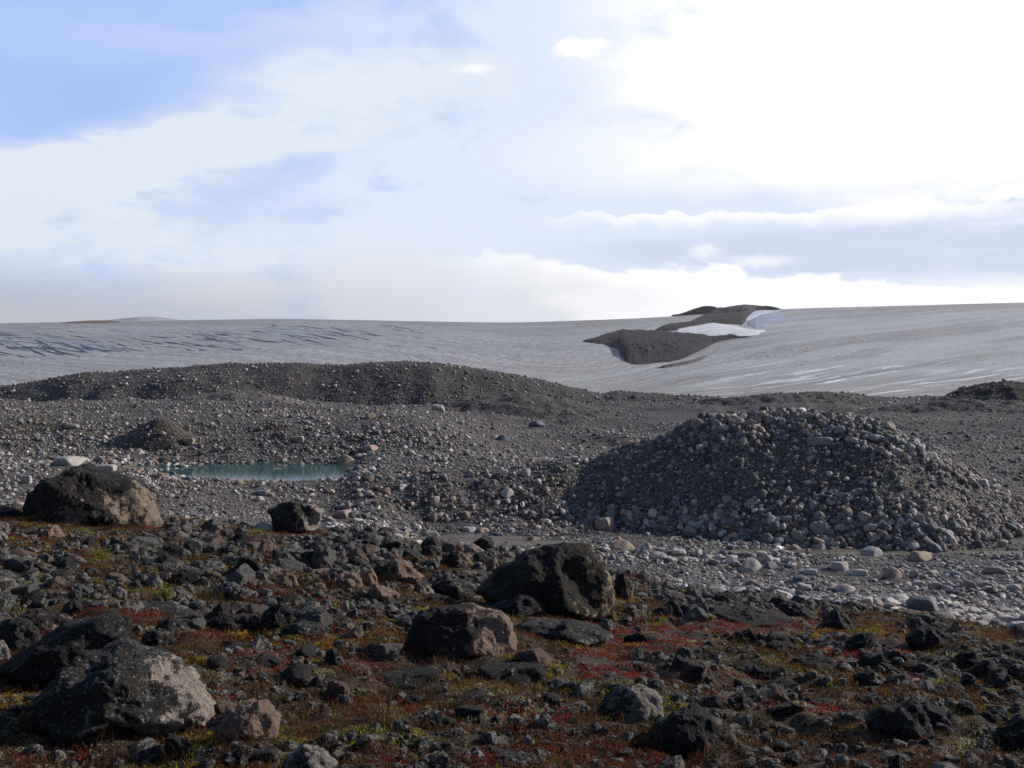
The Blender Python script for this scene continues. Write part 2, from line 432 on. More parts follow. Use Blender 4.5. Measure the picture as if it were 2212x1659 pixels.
def mat_ground():
    m, N, B = new_mat('ground', 0.9, 0.2)
    P = geo_pos(N); c, h = gravel_color(N, P, (0.100, 0.091, 0.093), (0.132, 0.117, 0.11), 1.0)
    olive = N.attr('olive').outputs['Fac']
    c = N.mix(N.m('MULTIPLY', olive, N.ramp(N.noise(P, 0.35, 6, 0.65), 0.42, 0.6)), c, (0.075, 0.062, 0.035))
    sand = N.attr('sand').outputs['Fac']
    sc = N.mix(N.ramp(N.noise(N.mapping(P, scale=(0.25, 1.4, 1)), 1.2, 5, 0.6), 0.4, 0.62), (0.16, 0.135, 0.105), (0.10, 0.085, 0.066))
    c = N.mix(sand, c, sc)
    # heath soil
    n1 = N.noise(P, 1.1, 6, 0.62); n2 = N.noise(P, 9.0, 5, 0.65); n3 = N.noise(P, 45, 4, 0.7)
    soil = N.mix(N.ramp(n2, 0.35, 0.65), (0.022, 0.015, 0.010), (0.055, 0.035, 0.022))
    soil = N.mix(N.ramp(n1, 0.55, 0.68), soil, (0.08, 0.066, 0.052))
    soil = N.mix(N.m('MULTIPLY', N.ramp(n3, 0.5, 0.72), 0.6), soil, (0.16, 0.14, 0.11))
    v = N.voro(P, 38.0); cs = N.sep(v.outputs['Color'])
    peb = N.m('MULTIPLY', N.m('GREATER_THAN', cs[0], 0.72), N.m('LESS_THAN', v.outputs['Distance'], 0.33))
    soil = N.mix(N.m('MULTIPLY', peb, 0.7), soil, N.mix(cs[1], (0.08, 0.08, 0.085), (0.3, 0.27, 0.24)))
    ht = N.attr('heath').outputs['Fac']
    c = N.mix(ht, c, soil)
    N.put(B.inputs['Base Color'], c)
    hb = N.m('ADD', N.m('MULTIPLY', n2, 0.6), N.m('MULTIPLY', n3, 0.35))
    N.put(B.inputs['Roughness'], N.ramp(sand, 0, 1, 0.9, 0.55))
    hs = N.m('MULTIPLY', h, N.ramp(sand, 0, 1, 1.0, 0.05))
    nb = N.bump(N.m('MULTIPLY', hs, N.m('SUBTRACT', 1.0, ht)), 0.9, 0.12)
    N.put(B.inputs['Normal'], N.bump(N.m('MULTIPLY', hb, ht), 0.8, 0.05, nb))
    return m


def mat_stone(name, source):
    """plain river stone; its tone comes from the vertex tint (merged stones) or from the object's own colour"""
    m, N, B = new_mat(name, 0.75, 0.35)
    if source == 'tint': tint = N.attr('tint').outputs['Color']; P = geo_pos(N)
    else:
        oi = N.n.new('ShaderNodeObjectInfo'); tint = oi.outputs['Color']; tc = N.n.new('ShaderNodeTexCoord')
        P = N.vm('ADD', tc.outputs['Object'], N.vm('SCALE', (31.0, 17.0, 23.0), sc=oi.outputs['Random']))
    n1 = N.noise(P, 6, 6, 0.65); n2 = N.noise(P, 40, 4, 0.7)
    c = N.mix(1.0, tint, N.mix(N.ramp(n1, 0.3, 0.7), (0.72, 0.72, 0.73), (1.15, 1.12, 1.08)), 'MULTIPLY')
    c = N.mix(N.m('MULTIPLY', N.ramp(n2, 0.55, 0.7), 0.5), c, (0.05, 0.05, 0.055))
    N.put(B.inputs['Base Color'], c)
    N.put(B.inputs['Normal'], N.bump(N.m('ADD', n1, N.m('MULTIPLY', n2, 0.3)), 0.5, 0.05))
    return m


def mat_lichen(name, cover=0.5, pale=0.3, rock=(0.30, 0.21, 0.16), rock2=(0.2, 0.18, 0.165), bias=(0, 0, 0), scale=1.0, tint=False, rust=0.15, moss=0.0):
    """granite under a crust of black and pale lichen; bias = (across, towards the viewer, up) per metre of extra crust; across also paints shade on the left sides"""
    m, N, B = new_mat(name, 0.9, 0.2)
    geo = N.n.new('ShaderNodeNewGeometry')
    if tint: P = geo.outputs['Position']; O = None
    else:
        oi = N.n.new('ShaderNodeObjectInfo'); tc = N.n.new('ShaderNodeTexCoord'); O = tc.outputs['Object']
        P = N.vm('ADD', O, N.vm('SCALE', (31.0, 17.0, 23.0), sc=oi.outputs['Random']))
    n0 = N.noise(P, 3.2 * scale, 7, 0.66, 0.3); n1 = N.noise(P, 14 * scale, 6, 0.7, 0.2); n2 = N.noise(P, 55 * scale, 4, 0.7); n3 = N.noise(P, 130 * scale, 3, 0.6)
    rock = tuple(v * 1.1 for v in rock); rock2 = tuple(v * .85 for v in rock2)
    c = N.mix(N.ramp(n1, 0.35, 0.65), rock, rock2)
    c = N.mix(N.ramp(n3, 0.45, 0.7), c, N.mix(0.5, c, (0.06, 0.055, 0.05)))
    c = N.mix(N.m('MULTIPLY', N.ramp(n0, 0.5, 0.62), rust), c, (0.17, 0.085, 0.03))
    nz = N.sep(geo.outputs['Normal'])[2]
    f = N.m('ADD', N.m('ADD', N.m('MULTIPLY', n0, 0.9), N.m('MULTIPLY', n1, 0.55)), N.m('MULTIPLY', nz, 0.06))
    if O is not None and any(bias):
        f = N.m('ADD', f, N.vm('DOT_PRODUCT', O, tuple(bias)))  # more black to the left: lichen plus painted shade away from the sun
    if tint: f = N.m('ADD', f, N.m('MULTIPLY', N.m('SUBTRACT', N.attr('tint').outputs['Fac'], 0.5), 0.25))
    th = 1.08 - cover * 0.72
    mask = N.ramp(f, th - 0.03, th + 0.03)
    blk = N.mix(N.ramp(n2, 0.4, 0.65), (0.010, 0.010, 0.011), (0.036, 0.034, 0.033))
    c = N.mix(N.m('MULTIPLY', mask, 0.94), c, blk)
    q = N.m('ADD', N.m('MULTIPLY', N.noise(N.vm('ADD', P, (5, 9, 2)), 11 * scale, 6, 0.72), 0.75), N.m('MULTIPLY', n2, 0.4))
    tp = 0.80 - pale * 0.28
    pm = N.ramp(q, tp - 0.03, tp + 0.04)
    c = N.mix(N.m('MULTIPLY', pm, 0.8), c, N.mix(n1, (0.20, 0.20, 0.19), (0.42, 0.41, 0.37)))
    fl = N.noise(N.vm('ADD', P, (3, 1, 7)), 34 * scale, 4, 0.7)
    c = N.mix(N.m('MULTIPLY', N.ramp(fl, 0.66 - .08 * pale, 0.70 - .08 * pale), 0.85), c, (0.44, 0.42, 0.37))
    if moss: c = N.mix(N.m('MULTIPLY', N.ramp(N.noise(P, 5 * scale, 5, 0.6), 0.55, 0.66), moss), c, (0.05, 0.05, 0.015))
    N.put(B.inputs['Base Color'], c)
    h = N.m('ADD', N.m('ADD', N.m('MULTIPLY', n1, 1.0), N.m('MULTIPLY', n2, 0.45)), N.m('MULTIPLY', n3, 0.15))
    N.put(B.inputs['Normal'], N.bump(h, 1.0, 0.13 / scale))
    return m


def mat_leaf(name):
    m, N, B = new_mat(name, 0.8, 0.2)
    c = N.attr('tint').outputs['Color']; N.put(B.inputs['Base Color'], c)
    tr = N.n.new('ShaderNodeBsdfTranslucent'); N.put(tr.inputs['Color'], N.mix(1.0, c, (1.3, 1.2, 1.0), 'MULTIPLY'))
    mx = N.n.new('ShaderNodeMixShader'); mx.inputs[0].default_value = 0.35
    out = [n for n in N.n if n.type == 'OUTPUT_MATERIAL'][0]
    N.l.new(B.outputs[0], mx.inputs[1]); N.l.new(tr.outputs[0], mx.inputs[2]); N.l.new(mx.outputs[0], out.inputs[0])
    return m


def mat_glacier():
    m, N, B = new_mat('glacier_ice', 0.7, 0.3)
    P = geo_pos(N)
    side = N.attr('side').outputs['Fac']
    # streaks along the flow: fine on the right, arcs in the middle, crevasse field on the left
    xy = N.attr('flow').outputs['Color']
    s1 = N.noise(N.mapping(xy, scale=(0.7, 15.0, 1)), 1.0, 8, 0.66, 0.1)
    s2 = N.noise(N.mapping(xy, scale=(5.0, 46.0, 1)), 1.0, 7, 0.7, 0.1)
    s3 = N.noise(N.mapping(xy, scale=(22, 75.0, 1)), 1.0, 6, 0.75)
    big = N.noise(N.mapping(xy, scale=(0.5, 2.0, 1)), 1.0, 5, 0.6)
    c = N.mix(N.ramp(s1, 0.36, 0.64), (0.29, 0.268, 0.25), (0.425, 0.41, 0.405))
    c = N.mix(N.m('MULTIPLY', N.ramp(s2, 0.42, 0.68), 0.55), c, (0.55, 0.58, 0.62))
    c = N.mix(N.m('MULTIPLY', N.ramp(s3, 0.55, 0.40), 0.85), c, (0.16, 0.15, 0.145))
    c = N.mix(N.m('MULTIPLY', N.ramp(big, 0.55, 0.4), 0.35), c, (0.20, 0.19, 0.175))
    br = N.m('MULTIPLY', N.m('SUBTRACT', 1.0, side), N.ramp(N.noise(N.mapping(xy, scale=(0.35, 5.0, 1)), 1.0, 5, 0.6), 0.42, 0.6))
    c = N.mix(N.m('MULTIPLY', br, 0.6), c, (0.47, 0.485, 0.52))
    # dirt near the margin
    dirt = N.attr('dirt').outputs['Fac']
    c = N.mix(N.m('MULTIPLY', dirt, N.ramp(s1, 0.62, 0.4, 0.3, 1.0)), c, (0.20, 0.185, 0.165))
    rill = N.m('MULTIPLY', N.ramp(N.noise(N.mapping(xy, scale=(1.4, 30.0, 1)), 1.0, 6, 0.6, 0.6), 0.57, 0.63), N.attr('rill').outputs['Fac'])
    c = N.mix(rill, c, (0.72, 0.74, 0.77))
    # crevasses: blue ice, with their inner shade painted as dark streaks
    cv = N.attr('crevasse').outputs['Fac']
    k = N.noise(N.mapping(xy, scale=(1.6, 26.0, 1)), 1.0, 3, 0.5, 0.2)
    cm = N.m('MULTIPLY', N.ramp(k, 0.425, 0.385), cv)
    c = N.mix(N.m('MULTIPLY', cm, 0.9, clamp=True), c, (0.055, 0.085, 0.14))
    bl = N.m('MULTIPLY', N.ramp(k, 0.50, 0.36), cv)
    c = N.mix(N.m('MULTIPLY', bl, 0.45, clamp=True), c, (0.30, 0.40, 0.53))
    N.put(B.inputs['Base Color'], c)
    h = N.m('ADD', N.m('ADD', s2, N.m('MULTIPLY', s1, 2.0)), N.m('MULTIPLY', cm, -3.0))
    N.put(B.inputs['Normal'], N.bump(h, 0.35, 1.2))
    return m


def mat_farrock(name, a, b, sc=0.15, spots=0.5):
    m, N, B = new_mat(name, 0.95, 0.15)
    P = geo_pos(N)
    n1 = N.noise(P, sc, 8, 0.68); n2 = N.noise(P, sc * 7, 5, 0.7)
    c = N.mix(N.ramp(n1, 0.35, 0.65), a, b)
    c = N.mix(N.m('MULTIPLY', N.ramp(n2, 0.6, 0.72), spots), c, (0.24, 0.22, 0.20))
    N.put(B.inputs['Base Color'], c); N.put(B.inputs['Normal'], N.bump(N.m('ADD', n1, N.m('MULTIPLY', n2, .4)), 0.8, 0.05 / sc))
    return m


def mat_snow(name, a, b, sc=0.05):
    m, N, B = new_mat(name, 0.7, 0.2)
    P = geo_pos(N); n1 = N.noise(P, sc, 7, 0.6)
    N.put(B.inputs['Base Color'], N.mix(N.ramp(n1, 0.35, 0.65), a, b)); N.put(B.inputs['Normal'], N.bump(n1, 0.4, 1.5))
    return m


def mat_water():
    m, N, B = new_mat('pond_water', 0.09, 0.10)
    N.put(B.inputs['Base Color'], (0.028, 0.078, 0.076)); B.inputs['IOR'].default_value = 1.33
    P = geo_pos(N); N.put(B.inputs['Normal'], N.bump(N.noise(N.mapping(P, scale=(1.0, 2.5, 1)), 3.0, 3, 0.5), 0.05, 0.03))
    return m

# ------------------------------------------------------------------ the ground and the hills
def build_ground():
    ys = np.concatenate([np.linspace(-40, 3, 40), 3.0 * np.exp(np.arange(1, 900) * math.log(6000 / 3.0) / 1150 * 0.62)])
    ys = [-60, -40, -25, -15, -8, -4, -1, 1, 2]
    y = 3.0
    while y < 6500:
        ys.append(y); y += max(0.02, y * 0.0042) if y < 62 else (y * 0.006 if y < 190 else y * 0.06)
    ys = np.array(ys, float)
    s = np.linspace(-1, 1, 620); s = np.sign(s) * (0.62 * np.abs(s) + 0.9 * np.abs(s) ** 4)
    Yg, Sg = np.meshgrid(ys, s, indexing='ij')
    X = Sg * (np.maximum(Yg, 0) + 5)
    X = np.where(Yg < 1, Sg * (6 + 0.5 * np.abs(Yg)) * 3, X)
    x, yv = X.ravel(), Yg.ravel()
    z = ground_h(x, yv)
    h = heathness(x, yv); px = pxof(x, yv)
    sand = np.zeros(len(x))
    for cpx, row, rx, ry in ((1010, 1166, 150, 11), (1150, 1172, 130, 7), (900, 1164, 60, 5), (1700, 1190, 330, 5), (1950, 1193, 330, 5.5), (1830, 1192, 120, 8), (2250, 1197, 200, 6), (2040, 976, 60, 5)):
        r_ = HY - z / np.maximum(yv, 1) * F
        q = ((px - cpx) / rx) ** 2 + ((r_ - row) / ry) ** 2 + 0.45 * fbm(x * 0.7, yv * 0.9, 0, 3, 61)
        sand = np.maximum(sand, np.where((yv > 38) & (yv < 100), 1 - sst(q, 0.75, 1.2), 0))
    r_ = HY - z / np.maximum(yv, 1) * F
    olive = np.maximum(sst(500 - px, 0, 500) * sst(yv, 40, 60), 0.35 * sst(yv, 28, 40)) * (1 - sst(yv, 130, 170)) * 1.0
    olive = np.maximum(olive, 0.7 * sst(px, 1200, 1400) * sst(yv, 20, 28) * (1 - sst(yv, 33, 36)))
    o = mesh_np('ground', np.stack([x, yv, z], 1), grid_faces(len(ys), len(s), True), mat_ground(), attrs={'heath': h, 'sand': sand, 'olive': olive})
    set_props(o, 'stony tundra ground with heath, river gravel and bare till', None, 'structure')


def hill(name, fn, b, n, mat, label, drop=0.35):
    xs = np.linspace(b[0], b[1], n[0]); ys = np.linspace(b[2], b[3], n[1])
    X, Y = np.meshgrid(xs, ys, indexing='ij'); x, y = X.ravel(), Y.ravel()
    z = fn(x, y); g = GT(x, y) - drop
    edge = np.minimum.reduce([(x - b[0]), (b[1] - x), (y - b[2]), (b[3] - y)]) / min(b[1] - b[0], b[3] - b[2])
    z = np.where(edge < 0.001, np.minimum(z, g - 1.5), z)
    gi = np.maximum(z, g)
    o = mesh_np(name, np.stack([x, y, gi], 1), grid_faces(n[0], n[1]), mat)
    set_props(o, label, None, 'structure'); return o


build_ground()
hill('stone_mound', mound_h, (-12, 38, 38.5, 58), (680, 300), mat_gravel('mound_till', (0.11, 0.098, 0.093), (0.15, 0.13, 0.118), 1.0), 'steep dark till mound strewn with boulders beyond the sandy river flat')
hill('moraine_ridge', ridge_h, (-110, 120, 146, 182), (900, 130), mat_gravel('ridge_till', (0.085, 0.076, 0.076), (0.115, 0.10, 0.093), 0.8), 'long dark moraine ridge in front of the glacier', 1.2)
brown = mat_gravel('brown_till', (0.075, 0.063, 0.053), (0.10, 0.085, 0.07), 0.6)
hill('gravel_cone', cone_h, cone_b, (140, 140), brown, 'small brown pointed gravel cone behind the pond')
hill('gravel_knoll', knoll_h, knoll_b, (160, 120), mat_gravel('knoll_till', (0.14, 0.125, 0.115), (0.17, 0.15, 0.135), 0.9), 'pale low gravel knoll in front of the moraine ridge')
hill('gravel_swell', swell_h, swell_b, (160, 120), mat_gravel('swell_till', (0.09, 0.08, 0.082), (0.12, 0.105, 0.1), 0.8), 'low dark gravel swell at the foot of the ridge')
hill('dark_hill', dark_h, dark_b, (160, 120), mat_gravel('dark_till', (0.05, 0.045, 0.045), (0.075, 0.06, 0.045), 0.6), 'dark hill against the glacier at the right edge')
hill('moraine_swell', rise_h, rise_b, (200, 100), mat_gravel('rise_till', (0.075, 0.068, 0.07), (0.10, 0.088, 0.085), 0.8), 'low dark moraine swell below the dark hill at the right edge')
hill('moraine_rise', rise2_h, rise2_b, (200, 100), mat_gravel('rise_till_far', (0.075, 0.068, 0.07), (0.10, 0.088, 0.085), 0.8), 'dark moraine rise under the ice behind the stone mound')
# pond
def build_pond():
    zp = zz(52.5, 1016); n = 96; xs = np.linspace(-21, -5, n); ys = np.linspace(47.2, 58.2, 60)
    X, Y = np.meshgrid(xs, ys, indexing='ij')
    keep = (((X + 12.6) / 7.4) ** 2 + ((Y - 52.6) / 4.8) ** 2) < 1.25
    f = grid_faces(n, 60); k = keep.ravel()[f].all(1); f = f[k]
    used = np.unique(f); mp = -np.ones(n * 60, int); mp[used] = np.arange(len(used))
    V = np.stack([X.ravel(), Y.ravel(), np.full(X.size, zp)], 1)[used]
    o = mesh_np('pond_water', V, mp[f], mat_water()); set_props(o, 'small still turquoise meltwater pond between gravel banks', None, 'structure')
    return zp
ZP = build_pond()

# ------------------------------------------------------------------ glacier
SKYL = [(-700, 706), (0, 698), (130, 697), (260, 692), (400, 690), (600, 688), (800, 690), (1000, 695), (1150, 698), (1250, 697), (1400, 686), (1500, 679), (1600, 673), (1690, 667), (1800, 660), (1950, 656), (2212, 653), (2900, 648)]
def sk(p): return float(curve(SKYL, p))
ICOLS = {
    -700: [(150, 905), (200, 872), (300, 815), (450, 775), (700, 745), (1200, 716), (1800, 703), (2600, sk(-700)), (3400, sk(-700) + 6), (7000, 712)],
    0: [(150, 905), (200, 868), (300, 812), (450, 772), (700, 742), (1200, 712), (1800, 700), (2600, sk(0)), (3400, sk(0) + 6), (7000, 712)],
    600: [(150, 905), (200, 866), (300, 812), (450, 770), (700, 735), (1200, 705), (1800, 692), (2600, sk(600)), (3400, sk(600) + 6), (7000, 712)],
    1100: [(150, 905), (200, 866), (300, 822), (450, 785), (700, 748), (1200, 716), (1800, 703), (2600, sk(1100)), (3400, sk(1100) + 6), (7000, 712)],
    1380: [(150, 905), (200, 868), (300, 830), (450, 792), (600, 765), (800, 738), (1200, 712), (1800, 695), (2600, sk(1380)), (3400, sk(1380) + 6), (7000, 712)],
    1700: [(150, 905), (200, 870), (300, 822), (450, 770), (700, 725), (1200, 692), (1800, 677), (2600, sk(1700)), (3400, sk(1700) + 6), (7000, 705)],
    2212: [(150, 905), (200, 868), (300, 800), (450, 738), (700, 695), (1200, 668), (1800, 658), (2600, sk(2212)), (3400, sk(2212) + 6), (7000, 700)],
    2900: [(150, 905), (200, 866), (300, 795), (450, 730), (700, 690), (1200, 664), (1800, 654), (2600, sk(2900)), (3400, sk(2900) + 6), (7000, 700)]}
IT = Table(ICOLS, 150, 7000, (2.2, 1.5))
_E = np.exp(np.linspace(math.log(185), math.log(2590), 900))


def ipix(px, row):
    x = (px - CX) / F * _E; z = zz(_E, row); g = IT(x, _E) - z; k = np.where(g >= 0)[0]
    if not len(k): return 2590.0
    k = k[0]
    if k == 0: return float(_E[0])
    t = -g[k - 1] / (g[k] - g[k - 1]); return float(_E[k - 1] + t * (_E[k] - _E[k - 1]))


def build_glacier():
    ys = np.exp(np.linspace(math.log(172), math.log(6800), 520)); s = np.linspace(-1, 1, 700)
    Yg, Sg = np.meshgrid(ys, s, indexing='ij'); X = Sg * 0.85 * Yg; x, y = X.ravel(), Yg.ravel()
    z = IT(x, y)
    az = x / y
    z = z + 0.35 * fbm(x * 0.03, y * 0.03, 0, 4, 71) * sst(y, 200, 260) * (1 - sst(y, 1500, 2300))
    # flow coordinates: along / across, turned to the left on the left and to the right on the right
    px = pxof(x, y); left = 1 - sst(px, 1130, 1500); mid = np.exp(-((px - 1050) / 280) ** 2)
    ly = np.log(y / 200.0); r_ = HY - z / y * F
    lx = az * 2.3
    aL = lx * 4 + ly * 0.6; bL = ly + lx * 0.75
    aR = lx * 4 + ly * 0.5; bR = ly * 1.0 - lx * 0.95
    along = aL * left + aR * (1 - left); across = bL * left + bR * (1 - left) + 0.10 * fbm(lx * 1.6, ly * 1.6, 0, 3, 72)
    flow = np.stack([along, across, np.zeros(len(x)), np.ones(len(x))], 1)
    dirt = (1 - sst(r_, 760, 690) * 0) * sst(r_, 770, 850) * 0.75 * (0.5 + 0.5 * sst(px, 1250, 1500))
    dirt = np.maximum(dirt, 0.8 * np.exp(-((r_ - curve(SKYL, px)) / 12) ** 2))
    rill = sst(px, 1350, 1800) * sst(r_, 755, 800)
    q = ((px - 60) / 230) ** 2 + ((r_ - 742) / 24) ** 2; q2 = ((px - 620) / 330) ** 2 + ((r_ - 722) / 22) ** 2
    crev = np.maximum(np.exp(-q), 1.0 * np.exp(-q2)) * 1.15
    crev = np.maximum(crev, 0.45 * (px < 1300) * left * np.exp(-((r_ - 730) / 40) ** 2))
    o = mesh_np('glacier', np.stack([x, y, z], 1), grid_faces(len(ys), len(s), True), mat_glacier(), attrs={'flow': flow, 'dirt': dirt, 'rill': rill, 'crevasse': crev, 'side': left})
    set_props(o, 'broad grey glacier sloping down from the skyline to the moraines', None, 'structure')
    # crevasses: steps in the ice whose near walls show dark blue
    r = np.random.default_rng(5); lines = [(240, 262, 375, 310), (60, 270, 200, 327), (160, 275, 285, 318), (-30, 262, 70, 302), (-60, 315, 35, 328), (0, 237, 90, 245), (150, 255, 240, 300), (885, 248, 970, 265), (1060, 250, 1205, 275), (1240, 237, 1400, 278), (1330, 232, 1500, 270), (1170, 195, 1195, 200), (1480, 235, 1610, 262), (1280, 197, 1420, 215), (1430, 205, 1500, 222), (1420, 222, 1490, 235), (700, 265, 830, 285), (830, 280, 990, 297), (600, 262, 700, 275), (470, 265, 560, 290), (380, 262, 420, 275), (930, 235, 1010, 243), (1090, 220, 1160, 232), (1560, 232, 1700, 250), (1780, 245, 1840, 256), (640, 245, 760, 252), (300, 240, 400, 255)]
    lines = [(a, b, c, d, .85) for a, b, c, d in lines]
    for _ in range(110):
        a = r.uniform(-150, 1750) if r.random() < .75 else r.uniform(-60, 420); b = r.uniform(205, 300) - max(0, (a - 900)) * 0.03; w = r.uniform(60, 210)
        lines.append((a, b, a + w, b + w * r.uniform(.08, .26), r.uniform(.12, .36)))
    V, Fq, off = [], [], 0
    for a, b, c, d, k in lines:
        n = 22; wob = r.normal(0, 1, n).cumsum() * 0.25
        for i in range(n):
            t = i / (n - 1); p, rr = (a + (c - a) * t) * .5, 605 + (b + (d - b) * t + wob[i] * .5) * .5
            dd = ipix(p, rr); h = k * dd * 0.00065 * math.sin(math.pi * min(1, .06 + t * .94)) ** .6 + .02; x = (p - CX) / F * dd
            for ddx, hz in ((0, -0.6), (dd * .0006, h), (dd * .004, h * .9), (dd * .012, -0.8)):
                x2, d2 = x * (dd + ddx) / dd, dd + ddx; V.append((x2, d2, float(IT(np.array(x2), np.array(d2))) + hz + 0.05))
        for i in range(n - 1):
            for q_ in range(3): j = off + i * 4 + q_; Fq.append((j, j + 4, j + 5, j + 1))
        off += n * 4
    m, N, B = new_mat('crevasse_wall', .5); P = geo_pos(N); nz = N.sep(N.n.new('ShaderNodeNewGeometry').outputs['True Normal'])[2]
    N.put(B.inputs['Base Color'], N.mix(N.ramp(nz, .3, .9), (0.085, 0.115, 0.165), N.mix(N.noise(P, .15, 6, .7), (0.17, 0.20, 0.25), (0.45, 0.48, 0.53))))
    cv = mesh_np('crevasse_walls', np.array(V), np.array(Fq), m, False); cv.parent = o


build_glacier()


def slope_patch(name, top, bot, dd, mat, label, n=(120, 40), rough=0.02, back=0.5, steep=0.25, kind='structure', amp=1.0, seed=0):
    """a hill face between a lower and an upper edge. The lower edge sits on the ice, the face leans back by dd metres, and a back slope closes it"""
    x0, x1 = top[0][0], top[-1][0]; pxs = np.linspace(x0, x1, n[0]); V = []
    nj = n[1]; nb = 12
    gi, gj = np.meshgrid(pxs * 0.045, np.linspace(0, 3, nj), indexing='ij'); NZ = 0.45 * fbm(gi, gj, seed * 1.7, 3, 90, 0.5) + 0.22 * (1 - 2 * np.abs(fbm(gi * 4, gj * 4, seed * 2.7, 5, 95, 0.6))); k_w = 0.012 * ipix((x0 + x1) / 2, float(curve(bot, (x0 + x1) / 2)))
    wob = fbm(pxs * 0.09, 0, seed * 3.1, 4, 80 + seed)
    for i, p in enumerate(pxs):
        rt = float(curve(top, p)) + wob[i] * rough * 40; rb = float(curve(bot, p))
        rb = max(rb, rt + 0.3); db = ipix(p, rb + 0.4)
        for j in range(nj):
            t = j / (nj - 1); r = rb + 0.4 + (rt - rb - 0.4) * t
            d = db + (ipix(p, r) - db) * min(.92, steep * (0.75 + 0.45 * t * t))
            e = math.sin(math.pi * t) * amp * (d - db) * 0.13
            d = d - abs(e) * 0.3 + NZ[i, j] * (0.9 * e + math.sin(math.pi * t) * k_w * amp * 0.9)
            d = min(max(d, db * 0.98), 2560)
            V.append(((p - CX) / F * d, d, zz(d, r)))
        x, d, z = V[-1]; de = ipix(p, rt) * 1.03 + 6
        for j in range(1, nb + 1):
            t = j / nb; d2 = d + (de - d) * t; xx = x * d2 / d
            zi = float(IT(np.array(xx), np.array(de))) - 3
            V.append((xx, d2, z + (min(zi, z + (de - d) * z / d - 3) - z) * t))
    o = mesh_np(name, np.array(V), grid_faces(n[0], nj + nb, False), mat)
    return set_props(o, label, None, kind)


def cn(*pts): return [(1209.6 + a * .2344, 622 + b * .2344) for a, b in pts]
rockmat = mat_farrock('nunatak_rock', (0.018, 0.016, 0.021), (0.045, 0.036, 0.038), 0.035, 0.35)
rockfar = mat_farrock('ridge_rock', (0.018, 0.015, 0.020), (0.045, 0.034, 0.035), 0.02, 0.35)
slope_patch('rock_hill', cn((200, 490), (310, 460), (440, 415), (580, 378), (700, 384), (850, 388), (1000, 402), (1150, 410), (1300, 428), (1420, 444), (1500, 436), (1560, 427), (1640, 440), (1750, 452)),
            cn((200, 494), (300, 512), (400, 522), (470, 540), (540, 570), (560, 630), (620, 690), (690, 708), (800, 700), (900, 690), (1000, 680), (1100, 660), (1200, 620), (1300, 570), (1400, 520), (1500, 488), (1620, 468), (1750, 454)),
            0, rockmat, 'dark rounded rock hill enclosed by the ice', (360, 100), steep=0.62, rough=0.03, seed=1)
slope_patch('debris_band', cn((890, 738), (960, 712), (1050, 695), (1180, 668), (1290, 640), (1355, 622)), cn((890, 741), (960, 740), (1050, 728), (1180, 700), (1290, 662), (1355, 626)),
            22, mat_farrock('debris', (0.06, 0.055, 0.055), (0.10, 0.09, 0.085), 0.08, 0.3), 'dark streak of debris along the ice below the rock hill', (80, 14), rough=0.004, seed=2)
slope_patch('far_rock_ridge', cn((1030, 250), (1100, 238), (1180, 212), (1260, 185), (1320, 166), (1370, 165), (1420, 172), (1450, 182)), cn((1030, 253), (1100, 243), (1160, 238), (1260, 228), (1340, 222), (1400, 222), (1430, 215), (1450, 205)),
            0, rockfar, 'farthest brown rock crest standing over the ice', (90, 24), steep=0.62, rough=0.015, seed=3)
slope_patch('upper_rock_ridge', cn((870, 390), (940, 352), (1010, 326), (1100, 318), (1200, 308), (1270, 275), (1350, 232), (1420, 192), (1500, 178), (1600, 164), (1690, 152), (1780, 157), (1860, 165), (1940, 168), (2040, 190)),
            cn((870, 394), (960, 396), (1060, 396), (1100, 385), (1260, 345), (1400, 322), (1500, 330), (1600, 338), (1680, 343), (1700, 320), (1760, 260), (1800, 214), (1900, 206), (2000, 205), (2040, 194)),
            0, rockfar, 'dark rock ridge on the skyline above the snow patches', (300, 60), steep=0.62, rough=0.022, seed=4)
snw = mat_snow('old_snow', (0.62, 0.62, 0.62), (0.78, 0.78, 0.78), 0.03)
slope_patch('lower_snow_patch', cn((1080, 398), (1090, 366), (1180, 356), (1260, 352), (1300, 340), (1400, 322), (1480, 330), (1560, 340), (1640, 352), (1680, 365), (1740, 380), (1820, 384), (1900, 380)),
            cn((1080, 402), (1160, 412), (1260, 420), (1380, 440), (1480, 440), (1560, 432), (1660, 444), (1740, 446), (1820, 430), (1860, 410), (1900, 385)),
            0, snw, 'white snow patch between the rock hill and the upper ridge', (120, 30), steep=0.8, rough=0.003, amp=.4, seed=5)
slope_patch('upper_snow_patch', cn((1530, 240), (1560, 222), (1640, 214), (1740, 218), (1820, 204), (1900, 198), (1980, 208), (2040, 200)),
            cn((1530, 244), (1560, 275), (1640, 300), (1720, 310), (1780, 300), (1840, 262), (1900, 235), (1980, 222), (2040, 206)),
            0, mat_snow('shaded_blue_snow', (0.42, 0.47, 0.62), (0.60, 0.63, 0.72), 0.02), 'shadowed snow patch, its blue shade in the colour, under the skyline rocks', (90, 24), steep=0.8, rough=0.003, amp=.3, seed=6)  # snow lying in shadow: the blue shade is painted into its colour
slope_patch('snow_hollow', cn((1740, 300), (1800, 262), (1880, 240), (1960, 240), (2060, 262), (2160, 290)), cn((1740, 345), (1800, 372), (1880, 360), (1960, 330), (2060, 306), (2160, 296)),
            0, mat_snow('hollow_ice', (0.26, 0.29, 0.42), (0.36, 0.38, 0.46), 0.02), 'blue grey ice hollow beside the snow patches', (60, 20), steep=0.8, rough=0.003, amp=.3, seed=7)
